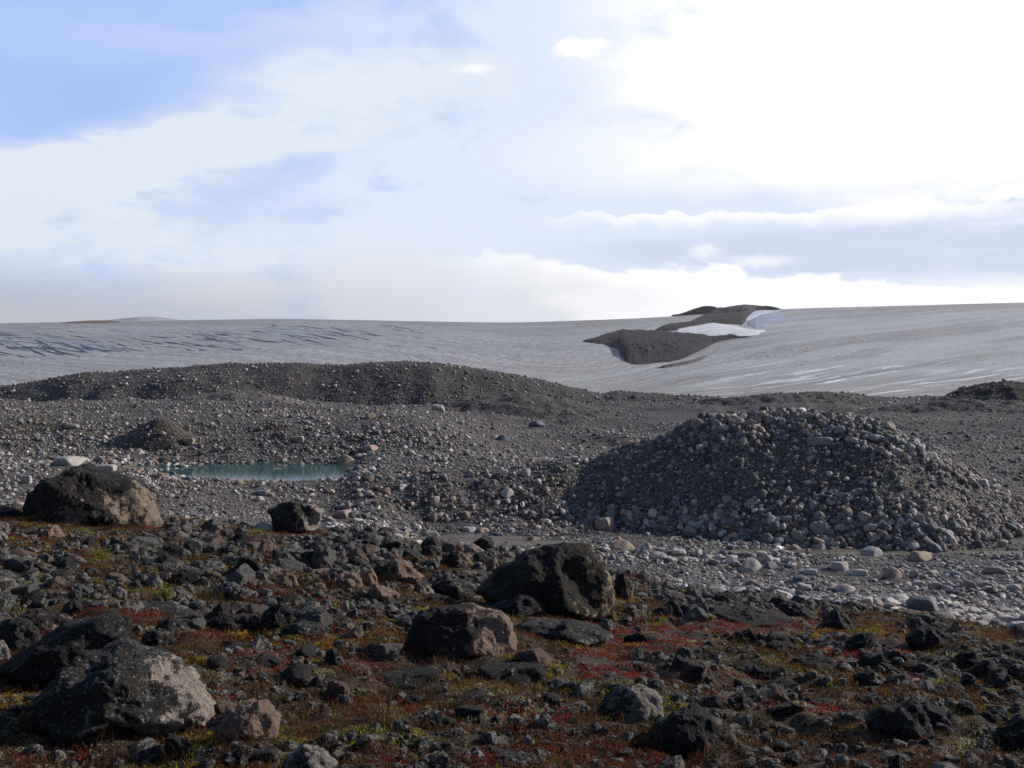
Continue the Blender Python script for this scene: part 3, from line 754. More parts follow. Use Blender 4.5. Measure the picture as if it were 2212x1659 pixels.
slope_patch('brown_far_hill', [(128, 697.5), (150, 694.5), (180, 693), (215, 692), (240, 693), (262, 695)], [(128, 698.5), (200, 698.5), (262, 696.5)],
            0, mat_farrock('far_brown', (0.20, 0.115, 0.08), (0.16, 0.10, 0.08), 0.03, .2), 'low reddish brown hill on the left skyline', (60, 10), steep=0.25, rough=0.006, seed=8)
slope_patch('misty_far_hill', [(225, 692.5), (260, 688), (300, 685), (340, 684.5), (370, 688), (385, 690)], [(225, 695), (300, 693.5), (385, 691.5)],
            0, mat_farrock('far_fog_tint', (0.30, 0.31, 0.37), (0.36, 0.37, 0.42), 0.004, 0), 'low blue grey hill fading in the fog on the left skyline', (60, 10), steep=0.5, rough=0.0, amp=0, seed=9)  # paleness of the fog is painted into the hill's colour

# ------------------------------------------------------------------ rocks
_ico = {}
def ico(sub):
    if sub not in _ico:
        bm = bmesh.new(); bmesh.ops.create_icosphere(bm, subdivisions=sub, radius=1)
        V = np.array([v.co[:] for v in bm.verts]); Fc = np.array([[v.index for v in f.verts] for f in bm.faces]); bm.free()
        _ico[sub] = (V / np.linalg.norm(V, axis=1)[:, None], Fc)
    return _ico[sub]


def facet_radius(D, planes, offs, p):
    dots = np.maximum(D @ planes.T, 0) / offs[None, :]
    return (dots ** p).sum(1) ** (-1.0 / p)


def rock_shape(seed, sub, kind='angular'):
    """convex many-faced stone with softened edges, filling -1..1 on each axis"""
    r = np.random.default_rng(seed); D, Fc = ico(sub)
    if kind == 'angular': n, p, na = r.integers(9, 14), 18, 0.11
    elif kind == 'cobble': n, p, na = 14, 6, 0.045
    else: n, p, na = r.integers(8, 12), 10, 0.05
    pl = r.normal(size=(n, 3)); pl /= np.linalg.norm(pl, axis=1)[:, None]
    pl = np.vstack([pl, np.eye(3), -np.eye(3)]); of = np.concatenate([r.uniform(0.55, 1.0, n), np.full(6, 1.0)])
    R_ = facet_radius(D, pl, of, p)
    V = D * R_[:, None]
    o = r.uniform(-50, 50, 3)
    V = V * (1 + na * fbm(V[:, 0] * 2.2 + o[0], V[:, 1] * 2.2 + o[1], V[:, 2] * 2.2 + o[2], 4, seed & 1023, 0.55)[:, None])
    c = (V.max(0) + V.min(0)) / 2; h = (V.max(0) - V.min(0)) / 2
    return (V - c) / h, Fc


def hero_shape(outline, sub, seed, depth, d, sharp=14, rough=0.05, nplanes=7, flatfront=0.0):
    """boulder whose side-on outline is given in metres (x, z); thickness = depth; faces cut by planes facing the viewer's side"""
    r = np.random.default_rng(seed); D, Fc = ico(sub)
    P = np.array(outline, float); lo, hi = P.min(0), P.max(0); c = np.array([(lo[0] + hi[0]) / 2, lo[1] + (hi[1] - lo[1]) * 0.42])
    th = np.linspace(-math.pi, math.pi, 721); rad = np.zeros(721)
    A = P - c; B = np.roll(A, -1, 0)
    for i, t in enumerate(th):
        u = np.array([math.cos(t), math.sin(t)])
        e = B - A; den = u[0] * e[:, 1] - u[1] * e[:, 0]; den = np.where(np.abs(den) < 1e-9, 1e-9, den)
        s_ = (A[:, 0] * e[:, 1] - A[:, 1] * e[:, 0]) / den; w = (A[:, 0] * u[1] - A[:, 1] * u[0]) / den
        ok = (s_ > 0) & (w >= -1e-6) & (w <= 1 + 1e-6); rad[i] = s_[ok].max() if ok.any() else np.nan
    bad = np.isnan(rad); rad[bad] = np.interp(th[bad], th[~bad], rad[~bad])
    k = np.ones(9) / 9; rad = np.convolve(np.pad(rad, 4, mode='wrap'), k, 'valid')
    pl = r.normal(size=(nplanes, 3)); pl[:, 1] = -np.abs(pl[:, 1]) - 0.35; pl /= np.linalg.norm(pl, axis=1)[:, None]
    face = np.array([0.74, -0.60, 0.30]); face /= np.linalg.norm(face)
    pl = np.vstack([pl, [0, -1, 0.15], [0, 1, 0], face]); of = np.concatenate([r.uniform(0.66, 0.95, nplanes), [0.8 - flatfront, 0.9, r.uniform(.56, .68)]])
    fr = np.minimum(1.0, facet_radius(D, pl, of, sharp)); ke = sst(np.abs(D[:, 1]), 0.08, 0.55)
    q = D * (1 - (1 - fr) * (0.25 + 0.75 * ke))[:, None]
    ang = np.arctan2(D[:, 2], D[:, 0]); Rr = np.interp(ang, th, rad)
    rho = np.sqrt(q[:, 0] ** 2 + q[:, 2] ** 2)
    rho = rho ** 0.8
    V = np.stack([c[0] + np.cos(ang) * Rr * rho, q[:, 1] * depth, c[1] + np.sin(ang) * Rr * rho], 1)
    size = float(max(hi - lo)); o = r.uniform(-30, 30, 3); g = V / size
    n = fbm(g[:, 0] * 3 + o[0], g[:, 1] * 3 + o[1], g[:, 2] * 3 + o[2], 6, seed & 1023, 0.55)
    rid = 1 - 2 * np.abs(vnoise(g[:, 0] * 5 + o[1], g[:, 1] * 5 + o[2], g[:, 2] * 5 + o[0], 5))
    nrm = np.stack([np.cos(ang) * rho, q[:, 1] * 1.0, np.sin(ang) * rho], 1)
    fine = fbm(g[:, 0] * 16 + o[0], g[:, 1] * 16 + o[1], g[:, 2] * 16, 3, 9)
    V = V + nrm * ((n * rough + rid * rough * 0.6 + fine * rough * 0.30 - np.maximum(0, vnoise(g[:, 0] * 7 + o[2], g[:, 1] * 7, g[:, 2] * 7 + o[0], 6) - .25) * rough * 1.1) * size * 0.6)[:, None]
    for a in (0, 2):                                          # keep the measured width and height
        t = (0, 1)[a // 2]; v0, v1 = V[:, a].min(), V[:, a].max(); V[:, a] = lo[t] + (V[:, a] - v0) / (v1 - v0) * (hi[t] - lo[t])
    return V, Fc


def C4(p): return (p[0] * .4271, 950.4 + p[1] * .4271)
def C5(p): return (691.2 + p[0] * .375, 1036.8 + p[1] * .375)
def C6(p): return (1382.4 + p[0] * .375, 1036.8 + p[1] * .375)
def C3(p): return (1382.4 + p[0] * .375, 604.8 + p[1] * .375)
def C2(p): return (691.2 + p[0] * .336, 604.8 + p[1] * .336)
def C1(p): return (p[0] * .336, 604.8 + p[1] * .336)


placed = []      # (px0, px1, row0, row1) of hand-placed rocks, so scattered ones keep clear
LAND = {'dark': [], 'pale': []}


def hero(label, crop, pts, mat, name='boulder', sub=6, seed=1, depth=0.8, sharp=26, rough=0.085, land=None, nplanes=11, base=None):
    Q = np.array([crop(p) for p in pts]); px = Q[:, 0].mean(); rb = Q[:, 1].max()
    d = pix(px, (base or rb) - 3)
    w = (Q[:, 0].max() - Q[:, 0].min()) / F * d
    dc = d + w * 0.30 * depth
    sc = dc / F
    ol = [((a - px) * sc, (rb - b) * sc) for a, b in Q]
    V, Fc = hero_shape(ol, sub, seed, w * 0.5 * depth, dc, sharp, rough, nplanes)
    V = V + np.array([0, 0, -0.02])
    o = mesh_np(name, V, Fc, mat); o.location = ((px - CX) * sc, dc, zz(dc, rb))
    set_props(o, label, 'boulder' if name == 'boulder' else name.replace('_', ' '), None, None)
    placed.append((Q[:, 0].min(), Q[:, 0].max(), Q[:, 1].min(), Q[:, 1].max()))
    if land: LAND['dark'].append((land, px, (Q[:, 1].min() + rb) / 2))
    return o


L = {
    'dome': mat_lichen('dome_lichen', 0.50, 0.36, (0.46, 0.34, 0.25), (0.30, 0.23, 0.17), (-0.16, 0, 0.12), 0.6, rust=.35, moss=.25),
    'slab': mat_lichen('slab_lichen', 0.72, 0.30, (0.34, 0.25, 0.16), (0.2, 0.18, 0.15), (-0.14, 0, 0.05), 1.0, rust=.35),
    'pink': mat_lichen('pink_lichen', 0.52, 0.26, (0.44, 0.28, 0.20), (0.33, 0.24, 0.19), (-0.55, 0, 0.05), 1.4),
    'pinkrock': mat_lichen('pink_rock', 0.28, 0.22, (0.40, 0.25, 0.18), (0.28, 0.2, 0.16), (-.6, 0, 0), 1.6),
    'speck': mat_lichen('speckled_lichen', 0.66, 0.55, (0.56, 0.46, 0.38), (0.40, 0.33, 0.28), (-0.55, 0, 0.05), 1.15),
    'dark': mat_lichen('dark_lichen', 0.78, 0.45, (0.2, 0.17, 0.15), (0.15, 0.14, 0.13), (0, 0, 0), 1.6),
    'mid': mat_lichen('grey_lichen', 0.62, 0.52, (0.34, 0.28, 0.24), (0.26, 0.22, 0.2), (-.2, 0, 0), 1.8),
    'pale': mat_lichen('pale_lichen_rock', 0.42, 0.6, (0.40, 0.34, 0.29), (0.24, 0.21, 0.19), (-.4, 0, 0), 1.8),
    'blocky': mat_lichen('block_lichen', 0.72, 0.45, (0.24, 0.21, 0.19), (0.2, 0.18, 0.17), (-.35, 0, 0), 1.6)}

H = hero
H('big domed boulder, black capped with a tan pink front, at the left heath edge', C4, [(118, 350), (130, 290), (165, 240), (200, 200), (260, 165), (320, 130), (400, 128), (440, 142), (520, 152), (600, 175), (690, 200), (722, 230), (742, 270), (772, 330), (805, 370), (812, 420), (800, 448), (700, 455), (500, 445), (300, 430), (180, 415), (118, 385)], L['dome'], sub=7, seed=11, depth=.9, land='the big domed boulder', nplanes=9, rough=.07)
H('low dark slab against the left foot of the big domed boulder', C4, [(-60, 380), (0, 360), (40, 345), (90, 345), (122, 372), (118, 402), (0, 408), (-60, 405)], L['dark'], seed=12)
H('biggest foreground boulder, black with pale lichen spots, at the lower left', C4, [(150, 1400), (165, 1290), (215, 1180), (285, 1110), (360, 1062), (440, 1045), (560, 1032), (690, 1050), (742, 1092), (800, 1150), (870, 1192), (950, 1262), (1010, 1330), (1060, 1370), (1082, 1405), (1040, 1445), (980, 1475), (800, 1495), (600, 1505), (330, 1515), (230, 1490)], L['speck'], sub=7, seed=13, depth=.8, land='the biggest pale spotted boulder', rough=.09)
H('long sloping black slab leaning behind the biggest foreground boulder', C4, [(-40, 1160), (60, 1080), (180, 1010), (300, 930), (420, 898), (540, 860), (640, 910), (665, 1000), (668, 1060), (500, 1100), (300, 1170), (200, 1210), (0, 1230)], L['dark'], sub=6, seed=14, depth=.7, land='the long black leaning slab')
H('rounded dark boulder with a brown stained face near the left edge', C4, [(-30, 905), (80, 890), (140, 905), (185, 950), (197, 1010), (165, 1065), (60, 1085), (-30, 1070)], L['mid'], seed=15, land='the rounded boulder near the left edge')
H('wedge shaped rock with a bright tan right face behind the rounded left boulder', C4, [(100, 880), (150, 850), (260, 862), (310, 870), (365, 915), (300, 962), (260, 992), (180, 990), (110, 935)], L['pink'], seed=16)
H('grey rock cut by the left edge beneath the rounded boulder', C4, [(-60, 1010), (0, 1000), (32, 1040), (52, 1095), (0, 1125), (-60, 1130)], L['pale'], seed=17)
H('knobbly tan boulder at the right foot of the biggest foreground boulder', C4, [(1050, 1420), (1110, 1370), (1180, 1340), (1260, 1300), (1340, 1300), (1380, 1350), (1410, 1400), (1400, 1480), (1340, 1525), (1240, 1535), (1100, 1485)], L['pinkrock'], seed=18, depth=.9, land='the knobbly tan boulder')
H('dark wedge rock with a rusty right end cut by the lower frame', C4, [(1080, 1610), (1150, 1560), (1250, 1562), (1390, 1545), (1417, 1590), (1405, 1670), (1080, 1690)], L['mid'], seed=19)
H('broad pale mottled rock cut by the lower frame', C4, [(1420, 1620), (1450, 1552), (1530, 1525), (1620, 1560), (1690, 1600), (1715, 1690), (1440, 1700)], L['pale'], seed=20, land='the pale mottled bottom rock')
H('black lichened boulder with an undercut left side, at the gravel edge', C4, [(1350, 350), (1400, 310), (1500, 303), (1600, 310), (1640, 350), (1628, 400), (1605, 462), (1520, 475), (1450, 478), (1405, 462), (1375, 405)], L['speck'], seed=21, land='the undercut black boulder')
H('lumpy pinkish rock cluster in front of the big domed boulder', C4, [(180, 470), (205, 440), (240, 423), (270, 432), (295, 458), (335, 492), (320, 508), (220, 510)], L['pinkrock'], seed=22, rough=.12, land='the lumpy pink rock')
H('smooth pale grey stone at the left edge above the green moss', C4, [(-50, 455), (0, 450), (30, 480), (40, 507), (0, 520), (-50, 520)], L['pale'], seed=23, rough=.02)
H('pointed grey rock in the rubble left of the tall green shrub', C4, [(725, 755), (745, 690), (790, 668), (822, 705), (825, 745), (795, 778), (740, 775)], L['pale'], seed=24)
H('square block crusted with white lichen beside the tall green shrub', C4, [(555, 800), (570, 745), (600, 732), (642, 755), (640, 800), (600, 815)], mat_lichen('white_lichen', .35, .95, scale=1.8), seed=25, land='the white crusted block')
H('small block crusted with white lichen right of the tall green shrub', C4, [(1148, 800), (1160, 750), (1200, 735), (1245, 745), (1252, 810), (1200, 822)], mat_lichen('white_lichen_small', .5, .75, scale=1.8), seed=26)
H('low rock with a clean pink right face in the middle rubble', C4, [(1380, 740), (1410, 690), (1450, 660), (1490, 672), (1512, 730), (1480, 755), (1400, 760)], L['pinkrock'], seed=27)
H('big black humped rock in the rubble above the yellow sprigs', C4, [(1310, 930), (1335, 860), (1380, 818), (1430, 810), (1480, 850), (1497, 915), (1470, 960), (1360, 965)], L['dark'], seed=28, land='the black humped rock')
H('tilted dark slab at the right foot of the black humped rock', C4, [(1410, 985), (1440, 930), (1530, 905), (1620, 915), (1680, 950), (1672, 1000), (1560, 1010), (1440, 1010)], L['mid'], seed=29)
H('flat topped black slab behind the yellow sprigs', C4, [(1040, 960), (1060, 890), (1150, 868), (1260, 872), (1310, 905), (1300, 960), (1200, 985), (1080, 985)], L['dark'], seed=30)
H('rounded brown grey rock left of the yellow sprigs', C4, [(770, 970), (800, 905), (860, 885), (930, 920), (970, 970), (930, 995), (820, 1000)], L['mid'], seed=31)
H('broad dull rock right behind the biggest foreground boulder', C4, [(700, 1030), (730, 960), (790, 940), (850, 960), (885, 1010), (850, 1050), (760, 1060)], L['mid'], seed=32)
H('thin flat slab bridging the rubble under the white crusted block', C4, [(620, 850), (700, 825), (830, 822), (940, 850), (972, 880), (940, 905), (800, 895), (680, 880)], L['mid'], seed=33)
H('rounded dark rock behind the long black leaning slab', C4, [(300, 880), (325, 820), (370, 795), (410, 830), (425, 885), (380, 905), (320, 905)], L['mid'], seed=34)
H('low dark stone in red heath right of the yellow sprigs', C4, [(1215, 1120), (1250, 1085), (1320, 1075), (1380, 1085), (1425, 1110), (1380, 1135), (1250, 1145)], L['dark'], seed=35, land='the low dark stone in red heath')
H('round shouldered grey rock in red heath left of the central boulder', C4, [(1635, 1120), (1650, 1060), (1690, 1040), (1725, 1070), (1745, 1130), (1700, 1150), (1650, 1145)], L['mid'], seed=36)
# centre
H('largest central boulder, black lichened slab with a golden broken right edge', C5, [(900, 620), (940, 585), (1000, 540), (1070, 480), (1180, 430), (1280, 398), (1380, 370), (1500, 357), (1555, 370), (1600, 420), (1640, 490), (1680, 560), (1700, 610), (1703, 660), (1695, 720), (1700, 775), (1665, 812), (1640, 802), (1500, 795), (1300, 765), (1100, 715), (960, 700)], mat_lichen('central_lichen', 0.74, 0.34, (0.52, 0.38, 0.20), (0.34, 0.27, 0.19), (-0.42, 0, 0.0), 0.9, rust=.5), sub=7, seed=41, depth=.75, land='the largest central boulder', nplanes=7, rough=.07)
H('squat boulder with black left half and pink broken right face', C5, [(475, 970), (520, 860), (550, 780), (580, 730), (680, 718), (800, 713), (900, 722), (1020, 728), (1062, 748), (1092, 800), (1122, 860), (1142, 937), (1110, 995), (1000, 1015), (880, 1045), (760, 1055), (600, 1055), (500, 1030)], L['pink'], sub=7, seed=42, depth=.8, land='the pink faced boulder', nplanes=9, rough=.08)
H('long low black slab with a square right end below the pink faced boulder', C5, [(292, 1160), (310, 1130), (380, 1110), (480, 1108), (580, 1090), (680, 1083), (690, 1130), (688, 1185), (560, 1198), (400, 1200), (310, 1196)], L['dark'], seed=43, sharp=30, land='the long low black slab', rough=.03)
H('blocky dark rock with silver lichen edges below the pink faced boulder', C5, [(885, 1140), (900, 1080), (925, 1058), (1080, 1053), (1250, 1048), (1292, 1088), (1306, 1150), (1300, 1195), (1200, 1190), (1050, 1190), (910, 1190)], L['blocky'], seed=44, sharp=24, land='the blocky silver edged rock', rough=.035)
H('long flat lichened slab right of the pink faced boulder', C5, [(1110, 860), (1150, 820), (1200, 800), (1400, 795), (1500, 820), (1600, 850), (1660, 870), (1692, 912), (1600, 945), (1400, 938), (1200, 900)], L['mid'], seed=45, land='the long flat slab')
H('dark humped rock leaning on the front of the largest central boulder', C5, [(965, 730), (1050, 672), (1150, 650), (1240, 670), (1285, 702), (1302, 755), (1200, 795), (1060, 780)], L['dark'], seed=46)
H('tan grey low slab in front of the largest central boulder, under its green sprig', C5, [(1305, 770), (1340, 700), (1450, 680), (1600, 690), (1650, 740), (1655, 812), (1450, 808), (1330, 800)], L['mid'], seed=47)
H('split rock with a tan face right behind the largest central boulder', C5, [(1690, 640), (1712, 540), (1750, 525), (1785, 570), (1812, 620), (1795, 700), (1740, 705)], L['pink'], seed=48)
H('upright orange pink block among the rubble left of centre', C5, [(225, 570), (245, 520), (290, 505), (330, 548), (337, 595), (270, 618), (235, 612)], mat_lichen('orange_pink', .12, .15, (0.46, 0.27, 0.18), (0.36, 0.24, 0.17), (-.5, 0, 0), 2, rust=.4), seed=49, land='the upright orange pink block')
H('orange brown faced rock just below the upright orange pink block', C5, [(268, 645), (320, 590), (400, 615), (460, 650), (457, 688), (360, 690), (290, 670)], L['pinkrock'], seed=50)
H('wedge boulder with a streaked pink slope in the middle rubble', C5, [(300, 520), (335, 465), (430, 445), (520, 470), (560, 520), (597, 552), (560, 588), (420, 585), (330, 565)], L['pinkrock'], seed=51, land='the wedge boulder with a pink slope')
H('flat pink brown boulder left of the upright orange pink block', C5, [(65, 590), (110, 540), (180, 527), (240, 560), (247, 612), (180, 628), (90, 625)], L['pinkrock'], seed=52)
H('small upright pink stone at the left of the flat pink brown boulder', C5, [(55, 612), (70, 565), (90, 553), (108, 590), (104, 625), (70, 628)], L['pinkrock'], seed=53)
H('black rock with a pale rounded right end left of the largest central boulder', C5, [(640, 610), (700, 575), (740, 560), (860, 590), (950, 630), (957, 680), (900, 695), (760, 688), (660, 650)], L['speck'], seed=54)
H('grey pink rock between the wedge boulder and the pink faced boulder', C5, [(500, 640), (560, 585), (620, 592), (662, 650), (600, 672), (520, 668)], L['pale'], seed=55)
H('low black slab behind the top of the pink faced boulder', C5, [(580, 700), (640, 650), (740, 665), (800, 710), (740, 728), (620, 725)], L['dark'], seed=56)
H('angular brown boulder on the rubble crest below the sand flat', C5, [(690, 480), (730, 420), (800, 400), (860, 440), (885, 500), (820, 515), (730, 510)], L['pink'], seed=57)
H('grey wedge rock on the rubble crest under the sand flat', C5, [(570, 430), (610, 385), (650, 370), (700, 410), (702, 440), (640, 446)], L['mid'], seed=58)
H('pale pink slab standing in the rubble at the edge of the sand flat', C5, [(815, 395), (840, 362), (900, 366), (945, 410), (900, 425), (840, 420)], mat_lichen('pale_pink', .08, .25, (.42, .33, .29), (.36, .3, .27), scale=2, rust=0), seed=59)
H('brown knobbly rock on the crest left of the largest central boulder', C5, [(950, 500), (975, 450), (1010, 440), (1032, 480), (1020, 525), (970, 530)], L['pinkrock'], seed=60)
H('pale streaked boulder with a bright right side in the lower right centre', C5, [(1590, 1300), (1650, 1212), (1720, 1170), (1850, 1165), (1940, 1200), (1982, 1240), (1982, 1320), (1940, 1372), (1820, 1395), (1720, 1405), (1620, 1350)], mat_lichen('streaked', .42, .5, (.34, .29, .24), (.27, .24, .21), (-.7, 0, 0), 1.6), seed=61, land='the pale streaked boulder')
H('small dark mound of rock below the long low black slab', C5, [(450, 1290), (500, 1240), (560, 1230), (645, 1275), (610, 1312), (520, 1318)], L['dark'], seed=62)
H('low mottled rock in brown heath below the small dark mound of rock', C5, [(540, 1420), (600, 1350), (700, 1330), (792, 1380), (760, 1440), (640, 1450)], L['dark'], seed=63, land='the low mottled rock')
H('flat grey flake leaning up among stones below the low mottled rock', C5, [(660, 1480), (720, 1430), (800, 1420), (882, 1480), (800, 1500), (700, 1505)], L['pale'], seed=64)
H('smooth pale cobble lying alone near the bottom centre', C5, [(860, 1575), (880, 1545), (915, 1538), (950, 1570), (972, 1610), (930, 1622), (885, 1605)], mat_lichen('pale_cobble', .05, .3, (.4, .36, .33), (.34, .31, .29), scale=2, rust=0), seed=65, rough=.02)
H('flat lumpy rock with white lichen at the bottom centre', C5, [(980, 1610), (1020, 1560), (1150, 1552), (1300, 1590), (1335, 1650), (1330, 1690), (990, 1680)], L['speck'], seed=66, rough=.09)
H('pinkish rock cut by the bottom frame at the left of centre', C5, [(-40, 1600), (20, 1545), (70, 1590), (95, 1650), (90, 1690), (-40, 1690)], L['pinkrock'], seed=67)
H('fallen grey stone at the bottom right of centre', C5, [(1450, 1600), (1480, 1555), (1540, 1560), (1562, 1610), (1500, 1625)], L['pale'], seed=68)
# right
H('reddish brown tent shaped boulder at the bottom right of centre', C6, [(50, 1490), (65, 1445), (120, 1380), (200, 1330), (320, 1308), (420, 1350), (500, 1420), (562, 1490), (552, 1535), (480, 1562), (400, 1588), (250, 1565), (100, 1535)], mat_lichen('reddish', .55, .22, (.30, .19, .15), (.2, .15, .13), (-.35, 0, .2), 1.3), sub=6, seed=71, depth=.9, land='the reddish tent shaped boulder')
H('long low brown black slab at the gravel edge on the right', C6, [(392, 770), (450, 735), (650, 745), (800, 765), (890, 800), (905, 832), (700, 838), (500, 825), (410, 805)], L['dark'], seed=72, land='the long brown black slab')
H('dark stepped rock behind the right end of the long brown black slab', C6, [(790, 720), (830, 692), (900, 690), (980, 730), (1030, 790), (960, 795), (850, 770)], L['mid'], seed=73)
H('pyramid shaped grey rock near the gravel edge on the right', C6, [(1018, 855), (1060, 800), (1130, 738), (1190, 768), (1238, 852), (1200, 878), (1060, 875)], L['mid'], seed=74, sharp=26, land='the grey pyramid rock')
H('stepped broad slab in heath near the right edge', C6, [(1520, 900), (1600, 840), (1720, 832), (1800, 880), (1835, 960), (1700, 985), (1560, 950)], L['blocky'], seed=75, sharp=26, land='the stepped broad slab')
H('large black wedge boulder in the lower right', C6, [(1300, 1390), (1400, 1310), (1500, 1290), (1600, 1253), (1642, 1330), (1685, 1405), (1700, 1455), (1640, 1495), (1500, 1490), (1360, 1455)], L['dark'], sub=6, seed=76, land='the large black wedge boulder')
H('dark boulder cut by the right edge at the lower right', C6, [(2030, 1490), (2060, 1430), (2120, 1390), (2212, 1345), (2290, 1350), (2300, 1570), (2100, 1570)], L['dark'], sub=6, seed=77, land='the dark right edge boulder')
H('small black dome in yellow lichen right of centre', C6, [(618, 1130), (680, 1080), (760, 1075), (802, 1112), (775, 1155), (680, 1158)], L['dark'], seed=78, land='the small black dome')
H('pale topped round stone set in yellowish lichen on the right', C6, [(695, 1030), (720, 1000), (760, 993), (805, 1030), (770, 1042)], L['pale'], seed=79)
H('black lumpy row of rock ending at the far lower right heath', C6, [(1615, 1220), (1660, 1178), (1780, 1172), (1880, 1195), (1910, 1240), (1850, 1260), (1680, 1255)], L['dark'], seed=80, rough=.12, land='the black lumpy rock')
H('black angular rock right of the large black wedge boulder', C6, [(1805, 1340), (1840, 1275), (1910, 1265), (1960, 1320), (1940, 1365), (1840, 1368)], L['dark'], seed=81)
H('rounded black rock near the right edge below the lumpy rock', C6, [(1945, 1375), (1980, 1315), (2060, 1305), (2118, 1350), (2100, 1398), (1980, 1402)], L['dark'], seed=82)
H('brown mottled rock left of the orange red heath strip', C6, [(335, 1290), (370, 1230), (440, 1218), (512, 1270), (490, 1305), (380, 1310)], L['mid'], seed=83)
H('grey hump rock touching the orange red heath strip', C6, [(475, 1320), (520, 1245), (590, 1218), (672, 1280), (660, 1330), (540, 1338)], L['mid'], seed=84)
H('long black ledge just above the orange red heath strip', C6, [(930, 1300), (1000, 1255), (1120, 1258), (1212, 1300), (1180, 1325), (1000, 1322)], L['dark'], seed=85, land='the long black ledge')
H('low rock hump right of the long black ledge', C6, [(1205, 1290), (1250, 1235), (1350, 1222), (1435, 1262), (1400, 1295), (1280, 1302)], L['mid'], seed=86)
H('blocky black rock in the reddest heath', C6, [(505, 930), (560, 880), (640, 850), (668, 870), (665, 940), (580, 955)], L['dark'], seed=87, land='the blocky black rock in reddest heath')
H('broad black rock above the small black dome', C6, [(700, 980), (760, 930), (860, 925), (930, 960), (900, 1000), (760, 1005)], L['dark'], seed=88)
H('twin humped black rock right of the pale topped stone', C6, [(850, 1060), (900, 1005), (990, 1000), (1100, 1010), (1150, 1060), (1100, 1092), (930, 1095)], L['dark'], seed=89, rough=.1)
H('ridge backed dark rock between the black humps on the right', C6, [(1215, 1150), (1260, 1090), (1340, 1080), (1425, 1150), (1380, 1185), (1280, 1180)], L['mid'], seed=90)
H('sharp grey rock cut by the bottom frame on the right', C6, [(1430, 1640), (1450, 1585), (1490, 1560), (1530, 1620), (1545, 1680), (1430, 1690)], L['mid'], seed=91, sharp=26)
H('pale capped stone near the bottom on the right', C6, [(1105, 1560), (1130, 1510), (1180, 1498), (1235, 1550), (1200, 1585), (1130, 1582)], L['pale'], seed=92)
H('dark round rock at the bottom right of the reddish tent shaped boulder', C6, [(815, 1640), (850, 1580), (900, 1570), (960, 1630), (930, 1660), (840, 1665)], L['dark'], seed=93)
H('small grey pyramid at the left foot of the reddish tent shaped boulder', C6, [(-5, 1515), (40, 1455), (60, 1462), (105, 1520), (50, 1532)], L['mid'], seed=94)

# pale stones on the gravel, placed by hand: crop, x0, x1, y0, y1, tone, words
TONES = {'white': (0.52, 0.51, 0.49), 'grey': (0.29, 0.282, 0.285), 'pink': (0.34, 0.27, 0.25), 'blue grey': (0.17, 0.19, 0.215), 'tan': (0.30, 0.255, 0.20), 'brown': (0.19, 0.15, 0.12), 'pale grey': (0.40, 0.395, 0.395)}
TONES = {k: tuple(c * w for c, w in zip(v, (1.07, 1.0, 0.94) if k != 'blue grey' else (.8, .8, .8))) for k, v in TONES.items()}
STM_OBJ = mat_stone('stone_surface', 'object'); STM_TINT = mat_stone('stones_surface', 'tint')
LIB = {}
def lib(kind, i, sub):
    k = (kind, i, sub)
    if k not in LIB:
        V, Fc = rock_shape(1000 + i * 7 + len(kind), sub, kind); LIB[k] = mesh_np('stone', V, Fc, STM_OBJ, link=False).data
    return LIB[k]


def pale_box(crop, x0, x1, y0, y1, tone, label, land=None, kind='mid', i=None):
    a, b = crop((x0, y0)), crop((x1, y1)); px = (a[0] + b[0]) / 2
    d = pix(px, b[1] - 1.5); w = (b[0] - a[0]) / F * d; h = (b[1] - a[1]) / F * d
    dc = d + w * 0.3; i = random.randrange(14) if i is None else i
    o = bpy.data.objects.new('stone', lib(kind, i, 4)); C.objects.link(o)
    o.location = ((px - CX) / F * dc, dc, zz(dc, b[1]) + h * 0.36); o.scale = (w / 2 * 1.05, w * 0.42, h * 0.66)
    o.color = (*TONES[tone], 1)
    set_props(o, label, 'stone'); placed.append((a[0], b[0], a[1], b[1]))
    if land: LAND['pale'].append((land, px, (a[1] + b[1]) / 2))


